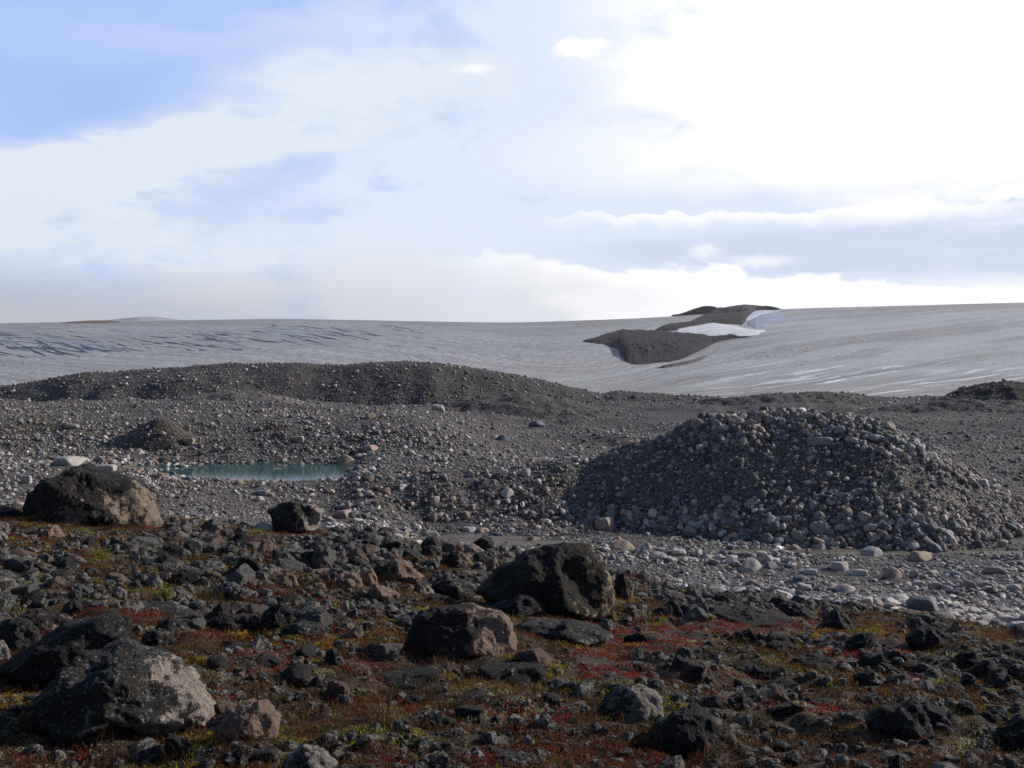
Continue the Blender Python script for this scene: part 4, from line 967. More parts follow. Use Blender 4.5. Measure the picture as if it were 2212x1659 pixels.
for args in [
    (C6, 180, 270, 395, 442, 'white', 'white rounded stone on the gravel bar right of the central boulder', 'the white rounded gravel bar stone'),
    (C6, 290, 360, 400, 442, 'pale grey', 'pale stone just right of the white rounded gravel bar stone'),
    (C6, 572, 710, 450, 532, 'pale grey', 'largest pale boulder on the gravel bar', 'the largest pale gravel bar boulder'),
    (C6, 1105, 1202, 475, 530, 'pale grey', 'flat topped pale stone in the middle of the gravel bar', 'the flat topped gravel bar stone'),
    (C6, 1212, 1302, 512, 560, 'white', 'whitish stone below the flat topped gravel bar stone'),
    (C6, 1400, 1512, 500, 572, 'pink', 'pink brown humped stone on the right gravel bar', 'the pink brown humped stone'),
    (C6, 1270, 1400, 385, 442, 'pale grey', 'long grey white stone lying on the sand strip', 'the long stone on the sand strip'),
    (C6, 1560, 1685, 415, 472, 'tan', 'low tan grey stone near the right end of the sand strip', 'the low tan stone by the sand strip'),
    (C6, 1115, 1242, 595, 648, 'pale grey', 'angular slab of pale stone low on the gravel bar', 'the angular pale slab'),
    (C6, 925, 992, 600, 642, 'white', 'small whitish slab left of the angular pale slab'),
    (C6, 1540, 1725, 665, 760, 'blue grey', 'large blue grey ridged rock at the lower edge of the gravel bar', 'the ridged blue grey rock'),
    (C6, 940, 1012, 510, 547, 'white', 'pale stone left of the flat topped gravel bar stone'),
    (C6, 712, 790, 472, 520, 'blue grey', 'darker stone touching the largest pale gravel bar boulder'),
    (C6, 1655, 1730, 590, 632, 'tan', 'faceted pale tan stone on the right gravel bar'),
    (C6, 1980, 2070, 495, 545, 'grey', 'rounded grey stone on the far right gravel bar', 'the far right gravel bar stone'),
    (C3, 293, 377, 796, 860, 'tan', 'big tan block on the left shoulder of the stone mound', 'the tan block on the mound shoulder'),
    (C3, 568, 628, 768, 808, 'pale grey', 'pale block standing on the stone mound crest, left part', 'the pale crest block'),
    (C3, 718, 782, 778, 835, 'grey', 'dark grey block on the mound crest beside a pale stone'),
    (C3, 800, 850, 795, 842, 'pale grey', 'pale stone near the middle of the mound crest'),
    (C3, 898, 962, 853, 905, 'pale grey', 'pale angular stone below the mound crest centre', 'the pale angular upper mound stone'),
    (C3, 1112, 1178, 850, 905, 'pale grey', 'pale wedge stone high on the right of the mound', 'the pale wedge stone on the mound'),
    (C3, 622, 688, 965, 1012, 'white', 'whitish block on the left upper slope of the mound', 'the whitish block on the mound'),
    (C3, 965, 1022, 962, 1024, 'pink', 'pinkish upright stone in the middle upper mound'),
    (C3, 955, 1095, 900, 962, 'grey', 'wide grey boulder, largest near the top of the mound', 'the wide grey boulder on the mound'),
    (C3, 1308, 1372, 893, 937, 'pale grey', 'pale block at the right end of the mound crest', 'the right crest block'),
    (C3, 870, 930, 920, 950, 'pink', 'rosy stone left of the wide grey boulder on the mound'),
    (C3, 975, 1025, 1272, 1335, 'pale grey', 'upright pale stone low in the middle of the mound', 'the upright pale mound stone'),
    (C3, 988, 1072, 1395, 1468, 'grey', 'large round grey boulder at the foot of the mound', 'the round boulder at the mound foot'),
    (C3, 1262, 1318, 1155, 1197, 'pale grey', 'single pale stone on the dark right slope of the mound', 'the single pale slope stone'),
    (C3, 873, 962, 1448, 1502, 'tan', 'brownish slab left of the round boulder at the mound foot'),
    (C3, 733, 822, 1408, 1468, 'pink', 'pinkish boulder at the left foot of the mound', 'the pinkish mound foot boulder'),
    (C3, 1878, 1946, 1295, 1352, 'tan', 'tan rounded stone on the right flank of the mound', 'the tan flank stone'),
    (C3, 1828, 1888, 1250, 1292, 'pink', 'rosy stone above the tan rounded flank stone'),
    (C3, 1118, 1202, 1403, 1462, 'pale grey', 'pale tilted boulder right of the round boulder at the mound foot'),
    (C3, 1318, 1382, 1458, 1532, 'pale grey', 'upright grey white boulder at the right foot of the mound', 'the upright mound foot boulder'),
    (C3, 1288, 1355, 1403, 1460, 'pale grey', 'smooth pale boulder above the upright mound foot boulder'),
    (C3, 1368, 1455, 1462, 1515, 'tan', 'brown grey boulder right of the upright mound foot boulder'),
    (C3, 922, 1012, 1155, 1192, 'grey', 'flat grey stone in the dark middle of the mound'),
    (C3, 348, 402, 1413, 1462, 'pale grey', 'pale stone in the left foot rubble of the mound'),
    (C3, 1020, 1070, 1515, 1555, 'pale grey', 'pale stone on the sand edge under the mound'),
    (C3, 918, 980, 1508, 1550, 'grey', 'grey pointed stone on the sand edge under the mound'),
    (C3, 2060, 2115, 1500, 1550, 'grey', 'pointed grey stone at the far right foot of the mound'),
    (C5, 1670, 1812, 345, 408, 'tan', 'broad tan grey boulder right behind the largest central boulder', 'the broad tan boulder behind the centre'),
    (C5, 1580, 1695, 215, 292, 'pink', 'big dull pink boulder at the left foot of the mound', 'the dull pink boulder'),
    (C5, 1205, 1265, 328, 358, 'tan', 'flat tan stone on the sand flat'),
    (C5, 1062, 1095, 350, 370, 'grey', 'small grey stone alone on the sand flat'),
    (C5, 520, 588, 345, 378, 'white', 'white flat stone at the left end of the sand flat', 'the white stone by the sand flat'),
    (C5, 585, 690, 292, 332, 'grey', 'long grey boulder above the left end of the sand flat'),
    (C2, 497, 562, 1312, 1365, 'white', 'white angular stone in the gravel below the pond', 'the white stone below the pond'),
    (C2, 1163, 1247, 1338, 1402, 'white', 'large white boulder on the slope between pond and mound', 'the large white slope boulder'),
    (C2, 1108, 1157, 1418, 1462, 'pale grey', 'pale stone below left of the large white slope boulder'),
    (C2, 698, 768, 1388, 1452, 'pink', 'pink grey rounded boulder on the slope below the pond', 'the pink grey slope boulder'),
    (C2, 108, 222, 1118, 1188, 'tan', 'tan boulder standing in the pond at its right end', 'the tan boulder in the pond'),
    (C2, 95, 212, 1475, 1542, 'pink', 'pale pink boulder at the heath edge, right of the undercut black boulder', 'the pale pink heath edge boulder'),
    (C2, 1770, 1892, 1525, 1612, 'pink', 'rusty pink boulder at the left foot rubble of the mound'),
    (C2, 1290, 1352, 1213, 1268, 'pale grey', 'pale block on the crest of the bank left of the mound', 'the pale bank crest block'),
    (C2, 933, 992, 1233, 1272, 'pink', 'pinkish stone on the bank crest right of the pond', 'the pinkish bank crest stone'),
    (C2, 718, 802, 800, 848, 'pale grey', 'pale boulder at the foot of the far moraine ridge', 'the pale boulder at the ridge foot'),
    (C2, 1133, 1217, 993, 1042, 'blue grey', 'blue black boulder alone in the middle plain', 'the blue black plain boulder'),
    (C2, 288, 352, 853, 902, 'brown', 'dark brown boulder on the plain behind the pond', 'the dark brown plain boulder'),
    (C2, 1343, 1447, 903, 952, 'blue grey', 'low blue black boulder under the gravel swell'),
    (C2, 398, 468, 1428, 1478, 'brown', 'brown flat stone on the slope below the pond'),
    (C2, 268, 368, 1058, 1108, 'pink', 'flat pink stone behind the right end of the pond', 'the flat pink stone behind the pond'),
    (C2, 298, 352, 1103, 1138, 'white', 'white stone in front of the flat pink stone'),
    (C2, 332, 408, 965, 998, 'blue grey', 'flat grey stone on the plain below the dark brown boulder'),
    (C2, 1238, 1288, 1058, 1090, 'white', 'white pointed stone right of the blue black plain boulder'),
    (C2, 885, 925, 905, 932, 'white', 'bright white stone on the plain left of the swell'),
    (C2, 908, 998, 1590, 1638, 'pale grey', 'long pale boulder at the sand flat edge'),
    (C2, 1010, 1085, 1595, 1635, 'pink', 'round pinkish boulder at the sand flat edge'),
    (C1, 858, 932, 1085, 1138, 'white', 'white boulder on the far shore of the pond', 'the white far shore boulder'),
    (C1, 1163, 1252, 1013, 1062, 'tan', 'tan boulder at the foot of the small gravel cone', 'the tan boulder at the cone foot'),
    (C1, 1758, 1842, 1210, 1266, 'tan', 'tan boulder on the near shore of the pond', 'the tan near shore boulder'),
    (C1, 635, 745, 1185, 1238, 'pale grey', 'pale boulder just above the top of the big domed boulder', 'the pale boulder above the dome'),
    (C1, 345, 530, 1130, 1200, 'pale grey', 'long pale grey slab peeping over the big domed boulder'),
    (C1, 1878, 1955, 1003, 1052, 'pink', 'pinkish slab on the plain behind the pond', 'the pinkish plain slab'),
    (C1, 428, 515, 922, 965, 'grey', 'grey slab on the plain left of the gravel cone', 'the grey slab left of the cone'),
    (C1, 970, 1045, 833, 870, 'grey', 'grey stone perched on the top of the gravel cone'),
    (C1, 1163, 1228, 930, 972, 'tan', 'stone set in the right slope of the gravel cone'),
    (C1, 135, 205, 1255, 1320, 'pale grey', 'pale grey stone left of the big domed boulder', 'the pale stone left of the dome'),
    (C1, 1500, 1560, 1280, 1325, 'tan', 'tan block on the near bank of the pond'),
    (C1, 1640, 1700, 1390, 1430, 'pale grey', 'smooth pale stone on the bank above the undercut black boulder'),
    (C1, 1640, 1725, 1350, 1395, 'grey', 'grey boulder above the smooth pale stone on the bank'),
    (C1, 1265, 1310, 1285, 1315, 'white', 'little white block on the near bank of the pond'),
    (C1, 1635, 1755, 1545, 1620, 'white', 'whitish rock at the left foot of the undercut black boulder'),
]:
    pale_box(*args[:7], land=args[7] if len(args) > 7 else None)

# ------------------------------------------------------------------ scattered stones
def scatter(n, pr, dr, power=1.0, seed=0):
    r = np.random.default_rng(seed); px = r.uniform(pr[0], pr[1], n)
    u = r.uniform(0, 1, n); e = power + 1
    d = (dr[0] ** e + u * (dr[1] ** e - dr[0] ** e)) ** (1 / e) if abs(e) > 1e-6 else dr[0] * (dr[1] / dr[0]) ** u
    return (px - CX) / F * d, d, r


def sizes(r, n, lo, hi, a=2.2):
    u = r.uniform(0, 1, n); k = 1 - a
    return (lo ** k + u * (hi ** k - lo ** k)) ** (1 / k)


def clear(px, row, sz):
    ok = np.ones(len(px), bool)
    for a, b, c, e in placed:
        ok &= ~((px > a - sz * .3) & (px < b + sz * .3) & (row > c + .62 * (e - c)) & (row < e + sz * .4))
    return ok


TN = list(TONES); TC = np.array([TONES[t] for t in TN])
def mk(n, pr, dr, lo, hi, a, power, seed, weights, keep=None, flat=0.6, prm=None):
    x, y, r = scatter(n, pr, dr, power, seed); s = sizes(r, n, lo, hi, a)
    if prm is not None: s = prm(x, y, s, r)
    tone = r.choice(len(TN), n, p=np.array(weights) / sum(weights)); m = s > 0
    if keep is not None: m &= keep(x, y, r)
    x, y, s, tone = x[m], y[m], s[m], tone[m]
    z = top_h(x, y); asp = r.uniform(0.6, 1.0, len(x)); fl = r.uniform(flat * 0.7, flat * 1.3, len(x)); rot = r.uniform(0, 6.28, len(x))
    px = pxof(x, y); row = HY - z / y * F
    g = clear(px, row, s / y * F)
    pond = (z < ZP - 0.03) & (y > 47.5) & (y < 58.5) & (x < -4) & (x > -20); g &= ~(pond & (s < 0.35))
    return dict(x=x[g], y=y[g], z=z[g], s=s[g], asp=asp[g], fl=fl[g], rot=rot[g], tone=tone[g], px=px[g], row=row[g])


def cat(*a): return {k: np.concatenate([q[k] for q in a]) for k in a[0]}


nonheath = lambda x, y, r: heathness(x, y) < r.uniform(0.15, 0.6, len(x))
def on_mound(x, y): return (mound_h(x, y) > ground_h(x, y)) & (x > -7) & (x < 38) & (y > 38.5) & (y < 58)
WP = [8, 34, 14, 14, 8, 5, 22]; WD = [3, 30, 8, 18, 8, 12, 8]


def mound_size(x, y, s, r):
    px = pxof(x, y); z = mound_h(x, y); zc = zz(49.5, curve(MOUND, CX + F * x / 49.5)); f = (zc - z) / np.maximum(zc + 8.2, 0.5)
    upper = 1 - sst(f, 0.15, 0.42); lower = sst(f, 0.5, 0.85); q = np.maximum(upper * sst(px, 1380, 1550), lower)
    q = np.maximum(q, 0.25)
    s = s * (0.45 + 0.6 * q)
    return np.where(on_mound(x, y) & (r.uniform(0, 1, len(x)) < 0.42 + 0.65 * q) & (y < 52), s, 0)


def bar_size(x, y, s, r):
    n = fbm(x * 0.35, y * 0.35, 0, 3, 66)
    z = ground_h(x, y); row = HY - z / y * F; px = pxof(x, y)
    sand = np.zeros(len(x), bool)
    for cpx, rr, rx, ry in ((1010, 1166, 140, 10), (1150, 1172, 120, 6), (1700, 1190, 320, 3.5), (1950, 1193, 320, 4.0), (1830, 1192, 120, 6)):
        sand |= ((px - cpx) / rx) ** 2 + ((row - rr) / ry) ** 2 < 0.9
    s = s * (0.85 + 0.5 * n)
    return np.where(sand & (r.uniform(0, 1, len(x)) < 0.95), 0, s)


mound_s = mk(54000, (700, 2600), (39.5, 54), 0.07, 0.50, 2.45, 0, 101, [5, 34, 14, 18, 10, 8, 12], prm=mound_size, flat=0.75)
bar_s = mk(38000, (700, 2500), (19, 43.5), 0.055, 0.5, 2.5, 0.6, 102, [14, 34, 12, 12, 4, 2, 34], keep=lambda x, y, r: nonheath(x, y, r) & ~on_mound(x, y), prm=bar_size, flat=0.55)
bank_s = mk(44000, (-200, 1500), (30, 62), 0.06, 0.40, 2.95, 0.3, 103, [6, 34, 14, 18, 8, 8, 13], keep=lambda x, y, r: nonheath(x, y, r) & ~on_mound(x, y), prm=bar_size, flat=0.65)
plain_s = mk(120000, (-250, 2480), (54, 158), 0.07, 0.42, 3.0, -0.35, 104, [10, 30, 14, 16, 8, 8, 18], flat=0.6, keep=lambda x, y, r: (r.uniform(0, 1, len(x)) > 0.8 * (cone_h(x, y) > ground_h(x, y)) * (np.abs(y - 58.9) < 5) * (np.abs(x + 18.9) < 7)) & (r.uniform(0, 1, len(x)) < 0.72 + 0.35 * fbm(x * .07, y * .07, 0, 3, 67)))
ridge_s = mk(9000, (-250, 2480), (148, 165), 0.16, 0.7, 3.6, 0, 105, [35, 25, 10, 10, 10, 5, 25], flat=0.6)
pale = cat(mound_s, bar_s, bank_s, plain_s, ridge_s)
inframe = lambda q: (q['px'] > 10) & (q['px'] < 2200) & (q['row'] < 1640)
vis = visible(pale['x'], pale['y'], pale['z'] + pale['s'] * .25)
pale = {k: v[vis | (np.arange(len(vis)) % 5 == 0)] for k, v in pale.items()}; vis = visible(pale['x'], pale['y'], pale['z'] + pale['s'] * .2)


def tilt_rot(rot): return np.stack([np.cos(rot), np.sin(rot)], 1)


def build_merged(name, q, kind, sub, mat, label, nlib=10, tints=None, smooth=True):
    Vs, Fs, Ts, off = [], [], [], 0
    shapes = [rock_shape(2000 + i * 13 + len(kind), sub, kind) for i in range(nlib)]
    pick = rng.integers(0, nlib, len(q['x']))
    for i, (SV, SF) in enumerate(shapes):
        m = np.where(pick == i)[0]
        if not len(m): continue
        s = q['s'][m] / 2; S = np.stack([s, s * q['asp'][m], s * q['fl'][m]], 1)
        P = SV[None] * S[:, None, :]
        tx = rng.uniform(-.35, .35, len(m)); c_, s_ = np.cos(tx)[:, None], np.sin(tx)[:, None]
        P = np.stack([P[..., 0] * c_ - P[..., 2] * s_, P[..., 1], P[..., 0] * s_ + P[..., 2] * c_], -1)
        c_, s_ = np.cos(q['rot'][m])[:, None], np.sin(q['rot'][m])[:, None]
        P = np.stack([P[..., 0] * c_ - P[..., 1] * s_, P[..., 0] * s_ + P[..., 1] * c_, P[..., 2]], -1)
        P = P + np.stack([q['x'][m], q['y'][m], q['z'][m] + S[:, 2] * 0.45], 1)[:, None, :]
        nv = SV.shape[0]
        Vs.append(P.reshape(-1, 3)); Fs.append((SF[None] + (np.arange(len(m)) * nv)[:, None, None]).reshape(-1, 3) + off)
        t = (TC[q['tone'][m]] if tints is None else tints[m]) * np.interp(q['y'][m], [52, 66, 160], [1.0, .82, .82])[:, None] * np.exp(rng.normal(-0.12, 0.36, (len(m), 1)))
        Ts.append(np.repeat(t, nv, 0)); off += len(m) * nv
    o = mesh_np(name, np.vstack(Vs), np.vstack(Fs), mat, smooth, attrs={'tint': np.vstack(Ts)})
    return set_props(o, label, None, 'stuff')


ORD = ['', 'second ', 'third ', 'fourth ', 'fifth ', 'sixth ', 'seventh ', 'eighth ', 'ninth ', 'tenth ', 'eleventh ', 'twelfth ', 'thirteenth ', 'fourteenth ', 'fifteenth ', 'sixteenth ']


def name_scattered(items, lands, noun):
    """items: (object, tone words, px, row). One label each: tone, order of nearness, side, landmark"""
    groups = {}
    for o, tone, px, row in items:
        nm, lx, ly = min(lands, key=lambda l: (l[1] - px) ** 2 + ((l[2] - row) * 2.2) ** 2)
        dx, dy = px - lx, (row - ly) * 2.0
        side = ('right of' if dx > 0 else 'left of') if abs(dx) > abs(dy) else ('in front of' if dy > 0 else 'behind')
        groups.setdefault((tone, side, nm), []).append((math.hypot(dx, dy), o))
    for (tone, side, nm), lst in groups.items():
        lst.sort(key=lambda t: t[0])
        for k, (_, o) in enumerate(lst):
            o['label'] = f"{tone} {noun}, {ORD[min(k, 15)]}nearest such {side} {nm}"


proj = pale['s'] / pale['y'] * F * vis * inframe(pale)
NP = 300 - len(LAND['pale']) - 36
order = np.argsort(-proj)[:NP]; rest = np.ones(len(proj), bool); rest[order] = False
items = []
for i in order:
    o = bpy.data.objects.new('stone', lib('mid' if i % 3 else 'cobble', int(i) % 14, 4)); C.objects.link(o)
    s = pale['s'][i] / 2; o.scale = (s, s * pale['asp'][i], s * pale['fl'][i])
    o.rotation_euler = (random.uniform(-.25, .25), random.uniform(-.3, .3), pale['rot'][i])
    o.location = (pale['x'][i], pale['y'][i], pale['z'][i] + s * pale['fl'][i] * 0.45)
    t = TN[pale['tone'][i]]; k = random.uniform(.85, 1.15); o.color = (*[min(1, c * k) for c in TONES[t]], 1)
    set_props(o, None, 'stone', None, 'loose stones on the river gravel, banks and mound')
    items.append((o, t, pale['px'][i], pale['row'][i]))
name_scattered(items, LAND['pale'], 'stone')
q = {k: v[rest] for k, v in pale.items()}
near = q['y'] < 56
build_merged('river_stones', {k: v[near] for k, v in q.items()}, 'mid', 2, STM_TINT, 'countless smaller grey stones covering river bar, banks and mound', smooth=False)
build_merged('moraine_stones', {k: v[~near] for k, v in q.items()}, 'mid', 1, STM_TINT, 'countless far stones strewn over the moraine plain and ridge')

def ell(px, row, zones):
    v = 0 * px
    for a, b, rx, ry in zones: v = np.maximum(v, 1 - ((px - a) / rx) ** 2 - ((row - b) / ry) ** 2)
    return v


def z6(x0, x1, y0, y1): a, b = C6((x0, y0)), C6((x1, y1)); return ((a[0] + b[0]) / 2, (a[1] + b[1]) / 2, (b[0] - a[0]) / 2 * 1.15, (b[1] - a[1]) / 2 * 1.15)
def z5(x0, x1, y0, y1): a, b = C5((x0, y0)), C5((x1, y1)); return ((a[0] + b[0]) / 2, (a[1] + b[1]) / 2, (b[0] - a[0]) / 2 * 1.15, (b[1] - a[1]) / 2 * 1.15)
def z4(x0, x1, y0, y1): a, b = C4((x0, y0)), C4((x1, y1)); return ((a[0] + b[0]) / 2, (a[1] + b[1]) / 2, (b[0] - a[0]) / 2 * 1.15, (b[1] - a[1]) / 2 * 1.15)
RED = [z6(-100, 500, 800, 1020), z6(250, 1100, 800, 920), z6(1150, 1600, 890, 960), z6(-300, 350, 1080, 1160), z6(350, 760, 1100, 1200), z6(600, 1320, 1300, 1370), z6(1600, 1800, 1080, 1110), z5(1400, 1900, 800, 1130), z5(1350, 1700, 1090, 1180), z5(850, 1400, 1320, 1400), z5(0, 160, 900, 960), z4(1270, 1500, 1090, 1190), z4(1550, 1740, 1010, 1060), z5(0, 700, 1040, 1090)]
RUST = [z4(850, 1280, 390, 450), z4(1250, 1500, 520, 580), z4(0, 120, 280, 340), z4(870, 1120, 590, 640), z4(380, 620, 560, 700), z4(950, 1150, 780, 850), z4(700, 1100, 950, 1120), z4(1400, 1740, 1360, 1560), z4(280, 820, 1500, 1600), z5(0, 500, 1290, 1480), z5(300, 480, 880, 1000), z5(700, 1300, 1160, 1270), z5(1750, 2050, 700, 780), z5(1350, 1620, 1260, 1330), z6(0, 200, 720, 800), z6(1200, 1560, 760, 900), z6(1700, 2212, 780, 860), z6(100, 480, 1540, 1650), z6(1900, 2212, 860, 960), z4(120, 800, 410, 470)]
MOSS = [z4(0, 150, 490, 540), z4(470, 560, 580, 615), z4(590, 670, 540, 575), z4(465, 560, 632, 660), z4(530, 560, 510, 540), z4(100, 210, 420, 445), z4(800, 960, 610, 650), z4(640, 700, 760, 800), z4(1230, 1330, 830, 880), z5(640, 780, 570, 620), z5(1330, 1410, 660, 700), z5(1250, 1340, 1240, 1275), z6(1250, 1450, 850, 900), z5(1660, 1760, 780, 810), z4(680, 780, 1570, 1620), z5(1280, 1400, 970, 1010), z4(1050, 1200, 1000, 1060)]
LICH = [z6(420, 900, 1010, 1100), z6(440, 700, 1120, 1180), z6(820, 960, 1290, 1310), z6(1170, 1700, 1350, 1500), z6(500, 700, 1480, 1600), z5(0, 220, 1120, 1240), z5(1480, 1760, 1350, 1450), z5(480, 680, 1480, 1530), z4(1560, 1740, 1150, 1220), z4(930, 1150, 1170, 1260), z4(1100, 1230, 1490, 1540), z6(1700, 2000, 1430, 1600), z6(1100, 1300, 1230, 1290)]


# heath rocks
VEG = RED + RUST + MOSS + LICH


def rockpatch(px, row):
    """how rocky the heath is in the photo, by place"""
    v = 0.32 + 0 * px
    for a, b, rx, ry, k in ((500, 1290, 620, 90, 1.1), (700, 1250, 330, 60, .9), (820, 1195, 350, 35, 1.0), (1900, 1450, 420, 60, .9), (1650, 1420, 200, 50, .8), (1650, 1500, 300, 50, .6), (2050, 1560, 300, 90, .7), (850, 1600, 500, 70, .8), (250, 1330, 300, 60, .7), (1750, 1290, 300, 30, .6), (1500, 1340, 160, 40, .5), (1950, 1620, 400, 60, .6), (60, 1230, 200, 60, .5)):
        v = v + k * np.exp(-((px - a) / rx) ** 2 - ((row - b) / ry) ** 2)
    return v


def hk(x, y, r):
    z = ground_h(x, y); px = pxof(x, y); row = HY - z / y * F
    return (heathness(x, y) > r.uniform(0.3, 0.7, len(x))) & (r.uniform(0, 1.25, len(x)) < rockpatch(px, row)) & (ell(px, row, VEG) < r.uniform(-.15, .8, len(x)))


heath_big = mk(19000, (-250, 2480), (5.0, 31), 0.07, 0.48, 2.35, 0.5, 201, WD, keep=hk, flat=0.7, prm=lambda x, y, s, r: s * np.interp(y, [5, 12, 25], [0.44, 0.82, 1.15]))
heath_small = mk(46000, (-250, 2480), (4.6, 31), 0.018, 0.15, 2.0, -0.2, 202, WD, keep=lambda x, y, r: (heathness(x, y) > 0.3) & (ell(pxof(x, y), HY - ground_h(x, y) / y * F, VEG) < r.uniform(-.25, .8, len(x))), flat=0.65, prm=lambda x, y, s, r: s * np.interp(y, [5, 12, 25], [0.7, 1.0, 1.5]))
heath_mid = mk(16000, (-250, 2480), (5.0, 31), 0.05, 0.22, 2.2, 0.2, 203, WD, keep=hk, flat=0.7, prm=lambda x, y, s, r: s * np.interp(y, [5, 12, 25], [0.6, 0.9, 1.3]))
fp = heath_big['s'] / heath_big['y'] * F * inframe(heath_big) * visible(heath_big['x'], heath_big['y'], heath_big['z'] + heath_big['s'] * .3)
NHB = 205
order = np.argsort(-fp)[:NHB]; rest = np.ones(len(fp), bool); rest[order] = False
LM = {'black': mat_lichen('rock_black', .76, .48, (.2, .17, .15), (.15, .14, .13), scale=2.0), 'pale flecked': mat_lichen('rock_flecked', .55, .8, (.27, .24, .21), (.2, .18, .17), scale=2.0),
      'dark grey': mat_lichen('rock_grey', .60, .55, (.22, .2, .18), (.18, .17, .16), scale=2.2), 'pinkish': mat_lichen('rock_pinkish', .35, .25, (.38, .25, .19), (.28, .21, .17), scale=2.0)}
HL = {}
def hlib(tone, i):
    if (tone, i) not in HL:
        V, Fc = rock_shape(5000 + i * 11, 5, 'angular'); HL[(tone, i)] = mesh_np('heath_rock', V, Fc, LM[tone], link=False).data
    return HL[(tone, i)]
items = []; tones = ['black', 'dark grey', 'pale flecked', 'black', 'pinkish', 'dark grey', 'pale flecked']
for i in order:
    t = tones[int(i) % 7]; o = bpy.data.objects.new('heath_rock', hlib(t, int(i) % 9)); C.objects.link(o)
    s = heath_big['s'][i] / 2; o.scale = (s, s * heath_big['asp'][i], s * heath_big['fl'][i]); o.rotation_euler = (random.uniform(-.3, .3), random.uniform(-.3, .3), heath_big['rot'][i])
    o.location = (heath_big['x'][i], heath_big['y'][i], heath_big['z'][i] + s * heath_big['fl'][i] * .35)
    set_props(o, None, 'rock', None, 'lichen covered rocks lying in the heath'); items.append((o, t, heath_big['px'][i], heath_big['row'][i]))
name_scattered(items, LAND['dark'], 'rock')
hs = cat({k: v[rest] for k, v in heath_big.items()}, heath_small, heath_mid)
build_merged('heath_rubble', hs, 'angular', 2, mat_lichen('rubble_lichen', .58, .62, (.29, .25, .21), (.2, .18, .17), scale=2.6, tint=True), 'countless small lichened stones lying between the heath plants', smooth=False)

# ------------------------------------------------------------------ ground cover
def leaves(name, n_clump, zones, soft, cols, per, rad, hgt, leaf, seed, label, spread=0.0, upright=0.6, drange=(4.6, 30), narrow=0.35, power=-0.2):
    r = np.random.default_rng(seed); n_clump = int(n_clump * 1.2); x, y, _ = scatter(n_clump, (-420, 2760), drange, power, seed)
    z = ground_h(x, y); px = pxof(x, y); row = HY - z / y * F
    v = ell(px, row, zones) if zones else 0 * x - 1
    nn = fbm(x * 1.1, y * 1.1, 0, 3, seed)
    m = ((v + 0.6 * nn > r.uniform(0, .35, n_clump)) | ((nn + spread - 1 > r.uniform(-.35, .25, n_clump)) if spread > 0 else False)) & (heathness(x, y) > r.uniform(.05, .5, n_clump))
    if name in ('brown_heath', 'olive_heath', 'grass_tufts'): m &= ell(px, row, RED) < r.uniform(-.1, .35, n_clump)
    x, y, z = x[m], y[m], z[m]
    sc = np.interp(y, [4, 8, 30], [0.8, 1.0, 1.7])
    N_ = len(x); k = per
    cr = rad * r.uniform(.5, 1.4, (N_, 1)) * sc[:, None]
    a = r.uniform(0, 6.28, (N_, k)); q = np.sqrt(r.uniform(0, 1, (N_, k)))
    lx = x[:, None] + cr * q * np.cos(a); ly = y[:, None] + cr * q * np.sin(a)
    hh = hgt * sc[:, None] * r.uniform(.5, 1.3, (N_, 1)) * np.sqrt(np.maximum(1 - q * q, 0.02)) * r.uniform(.15, 1.0, (N_, k))
    lz = z[:, None] + hh
    P = np.stack([lx.ravel(), ly.ravel(), lz.ravel()], 1); n = len(P)
    L_ = leaf * np.repeat(sc, k)[:, None] * r.uniform(.6, 1.4, (n, 1))
    up = np.stack([r.normal(0, 1, n), r.normal(0, 1, n), np.abs(r.normal(0, 1, n)) + upright * 2.5], 1); up /= np.linalg.norm(up, axis=1)[:, None]
    sd_ = np.cross(up, r.normal(0, 1, (n, 3))); sd_ /= np.linalg.norm(sd_, axis=1)[:, None]
    V = np.stack([P - up * L_ * .5 - sd_ * L_ * narrow * .5, P - up * L_ * .5 + sd_ * L_ * narrow * .5, P + up * L_ * .6], 1).reshape(-1, 3)
    Fc = np.arange(n * 3).reshape(-1, 3)
    cols = np.array(cols); ci = (np.clip(0.5 + 0.5 * fbm(x * .9, y * .9, 0, 2, seed + 5) + r.normal(0, .18, N_), 0, .999) * len(cols)).astype(int)
    cc = np.repeat(cols[ci], k, 0) * 0.9 * r.uniform(.55, 1.4, (n, 1))
    o = mesh_np(name, V, Fc, LEAF, smooth=False, attrs={'tint': np.repeat(cc, 3, 0)})
    return set_props(o, label, None, 'stuff')


LEAF = mat_leaf('heath_leaf')
leaves('brown_heath', 16000, RUST, .3, [(.065, .03, .014), (.115, .042, .014), (.17, .06, .017), (.08, .052, .02), (.13, .062, .022)], 42, .11, .055, .022, 301, 'rusty brown dwarf heath covering the near ground', spread=1.15, upright=.3)
leaves('red_heath', 15000, RED, .3, [(.20, .022, .016), (.26, .034, .02), (.14, .02, .014), (.20, .055, .02)], 46, .10, .03, .018, 302, 'crimson autumn bearberry mats in the near heath', spread=0.1, upright=.1, narrow=.5)
leaves('grass_tufts', 3000, RUST + RED, .3, [(.12, .055, .025), (.15, .085, .04), (.09, .04, .02)], 26, .07, .10, .06, 303, 'thin dry reddish grass and twigs in the heath', upright=1.6, narrow=.07, spread=.6)
leaves('reindeer_lichen', 11000, LICH, .3, [(.30, .29, .17), (.38, .36, .24), (.24, .23, .12)], 46, .07, .022, .016, 304, 'pale yellowish reindeer lichen on the bare ground', spread=.42, upright=.2, narrow=.7)
leaves('moss_mats', 12000, MOSS, .3, [(.30, .31, .022), (.22, .27, .022), (.40, .29, .022), (.20, .15, .02)], 46, .09, .035, .018, 305, 'yellow green moss and creeping willow mats')
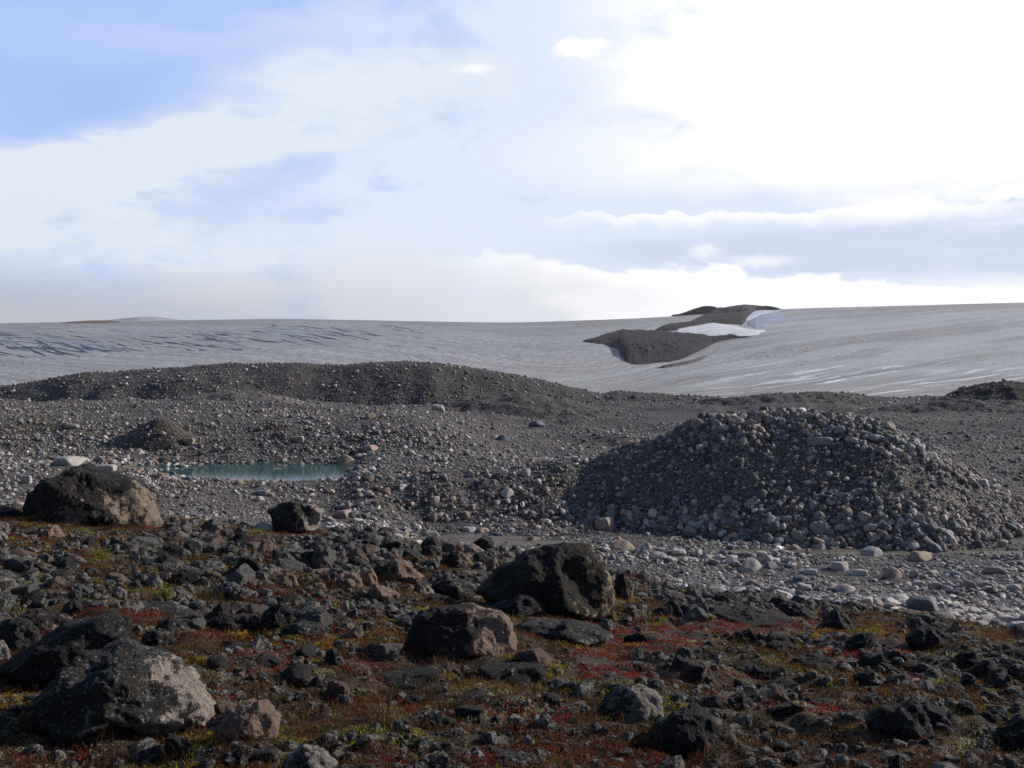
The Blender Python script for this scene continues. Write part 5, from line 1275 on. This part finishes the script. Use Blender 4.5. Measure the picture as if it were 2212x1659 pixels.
leaves('olive_heath', 14000, None, .3, [(.055, .048, .018), (.075, .055, .022), (.04, .036, .015), (.09, .062, .02)], 40, .09, .04, .022, 306, 'dull olive crowberry covering the near ground', spread=1.25, upright=.3)


def shrub(label, crop, x, y, hpx, wpx, cols, seed, nst=10):
    """a small sprig plant: stems as one part, leaves as another"""
    px, row = crop((x, y)); d = pix(px, row); h = hpx * .4 / F * d; w = wpx * .4 / F * d; r = np.random.default_rng(seed)
    root = bpy.data.objects.new('dwarf_willow', None); C.objects.link(root); root.location = ((px - CX) / F * d, d, zz(d, row))
    set_props(root, label, 'shrub'); SV, SF, LV, LF, LC = [], [], [], [], []
    for i in range(nst):
        a = r.uniform(0, 6.28); tip = np.array([math.cos(a) * w * r.uniform(.2, .5), math.sin(a) * w * r.uniform(.2, .5), h * r.uniform(.6, 1.0)]); b = tip * np.array([.1, .1, -.1])
        for j in range(5):
            t0, t1 = j / 5, (j + 1) / 5; p0 = b + (tip - b) * t0 + np.array([0, 0, h * .12 * math.sin(t0 * 3)]); p1 = b + (tip - b) * t1 + np.array([0, 0, h * .12 * math.sin(t1 * 3)])
            k = len(SV); rr0, rr1 = .0035 * (1.2 - t0), .0035 * (1.2 - t1)
            for p_, rr in ((p0, rr0), (p1, rr1)):
                for q_ in range(4): SV.append(p_ + rr * np.array([math.cos(q_ * 1.57), math.sin(q_ * 1.57), 0]))
            for q_ in range(4): SF.append((k + q_, k + (q_ + 1) % 4, k + 4 + (q_ + 1) % 4, k + 4 + q_))
            for _ in range(3):
                c = p1 + r.normal(0, .008, 3); u = r.normal(size=3); u /= np.linalg.norm(u); v = np.cross(u, r.normal(size=3)); v /= np.linalg.norm(v); l = .02 * r.uniform(.7, 1.3)
                k2 = len(LV); LV += [c - u * l * .6, c + v * l * .35, c + u * l * .6, c - v * l * .35]; LF.append((k2, k2 + 1, k2 + 2, k2 + 3)); LC += [np.array(cols[r.integers(len(cols))]) * r.uniform(.7, 1.2)] * 4
    m, N, B = new_mat('twig', .9); N.put(B.inputs['Base Color'], (.06, .035, .02))
    a = mesh_np('stem', np.array(SV), np.array(SF), m); b_ = mesh_np('foliage', np.array(LV), np.array(LF), LEAF, False, attrs={'tint': np.array(LC)})
    a.parent = root; b_.parent = root


YG = [(.16, .20, .03), (.12, .17, .03), (.22, .2, .03)]; YO = [(.45, .28, .02), (.38, .2, .02)]
shrub('tall bright green willow sprig in the left middle rubble', C4, 845, 830, 100, 90, YG, 1, 22)
shrub('low green sprig between two white crusted blocks', C4, 665, 800, 45, 80, YG, 2, 18)
shrub('yellow leaved sprig in front of the flat topped black slab', C4, 1178, 935, 50, 40, YO, 3, 8)
shrub('spreading yellow sprigs below the flat topped black slab', C4, 1200, 1010, 40, 130, YO, 4, 20)
shrub('orange yellow tuft at the foot of the biggest foreground boulder', C4, 60, 1290, 50, 90, [(.4, .2, .03), (.3, .12, .03)], 5, 10)
shrub('lime green cushion plant in the crevice before the largest central boulder', C5, 1370, 700, 42, 75, [(.2, .27, .02), (.14, .2, .02)], 6, 26)
shrub('mossy green sprig between the middle boulders', C5, 690, 625, 35, 90, [(.06, .1, .02), (.08, .11, .02)], 7, 16)
shrub('tiny yellow sprig beside the long brown black slab', C6, 412, 810, 28, 26, YO, 8, 6)
shrub('small green sprig among black rocks on the lower right', C6, 1095, 1215, 40, 28, YG, 9, 7)
shrub('lime green sprig at the left behind the lumpy pink rock', C4, 515, 605, 30, 90, YG, 10, 18)

# thin cold air over the ice: far things pale a little
def haze():
    bm = bmesh.new(); bmesh.ops.create_cube(bm, size=1)
    me = bpy.data.meshes.new('haze'); 
    for v in bm.verts: v.co = (v.co.x * 14000, v.co.y * 7600 + 3300, v.co.z * 330 + 110)
    bm.to_mesh(me); bm.free()
    m = bpy.data.materials.new('haze_air'); m.use_nodes = True; N = NT(m.node_tree); N.n.clear()
    out = N.n.new('ShaderNodeOutputMaterial'); v = N.n.new('ShaderNodeVolumePrincipled'); v.inputs['Color'].default_value = (.93, .95, 1, 1); v.inputs['Density'].default_value = 0.00003; v.inputs['Anisotropy'].default_value = .3
    N.l.new(v.outputs[0], out.inputs['Volume']); me.materials.append(m)
    o = bpy.data.objects.new('haze', me); C.objects.link(o); set_props(o, 'thin pale air between the viewer and the far ice', None, 'stuff')


haze()
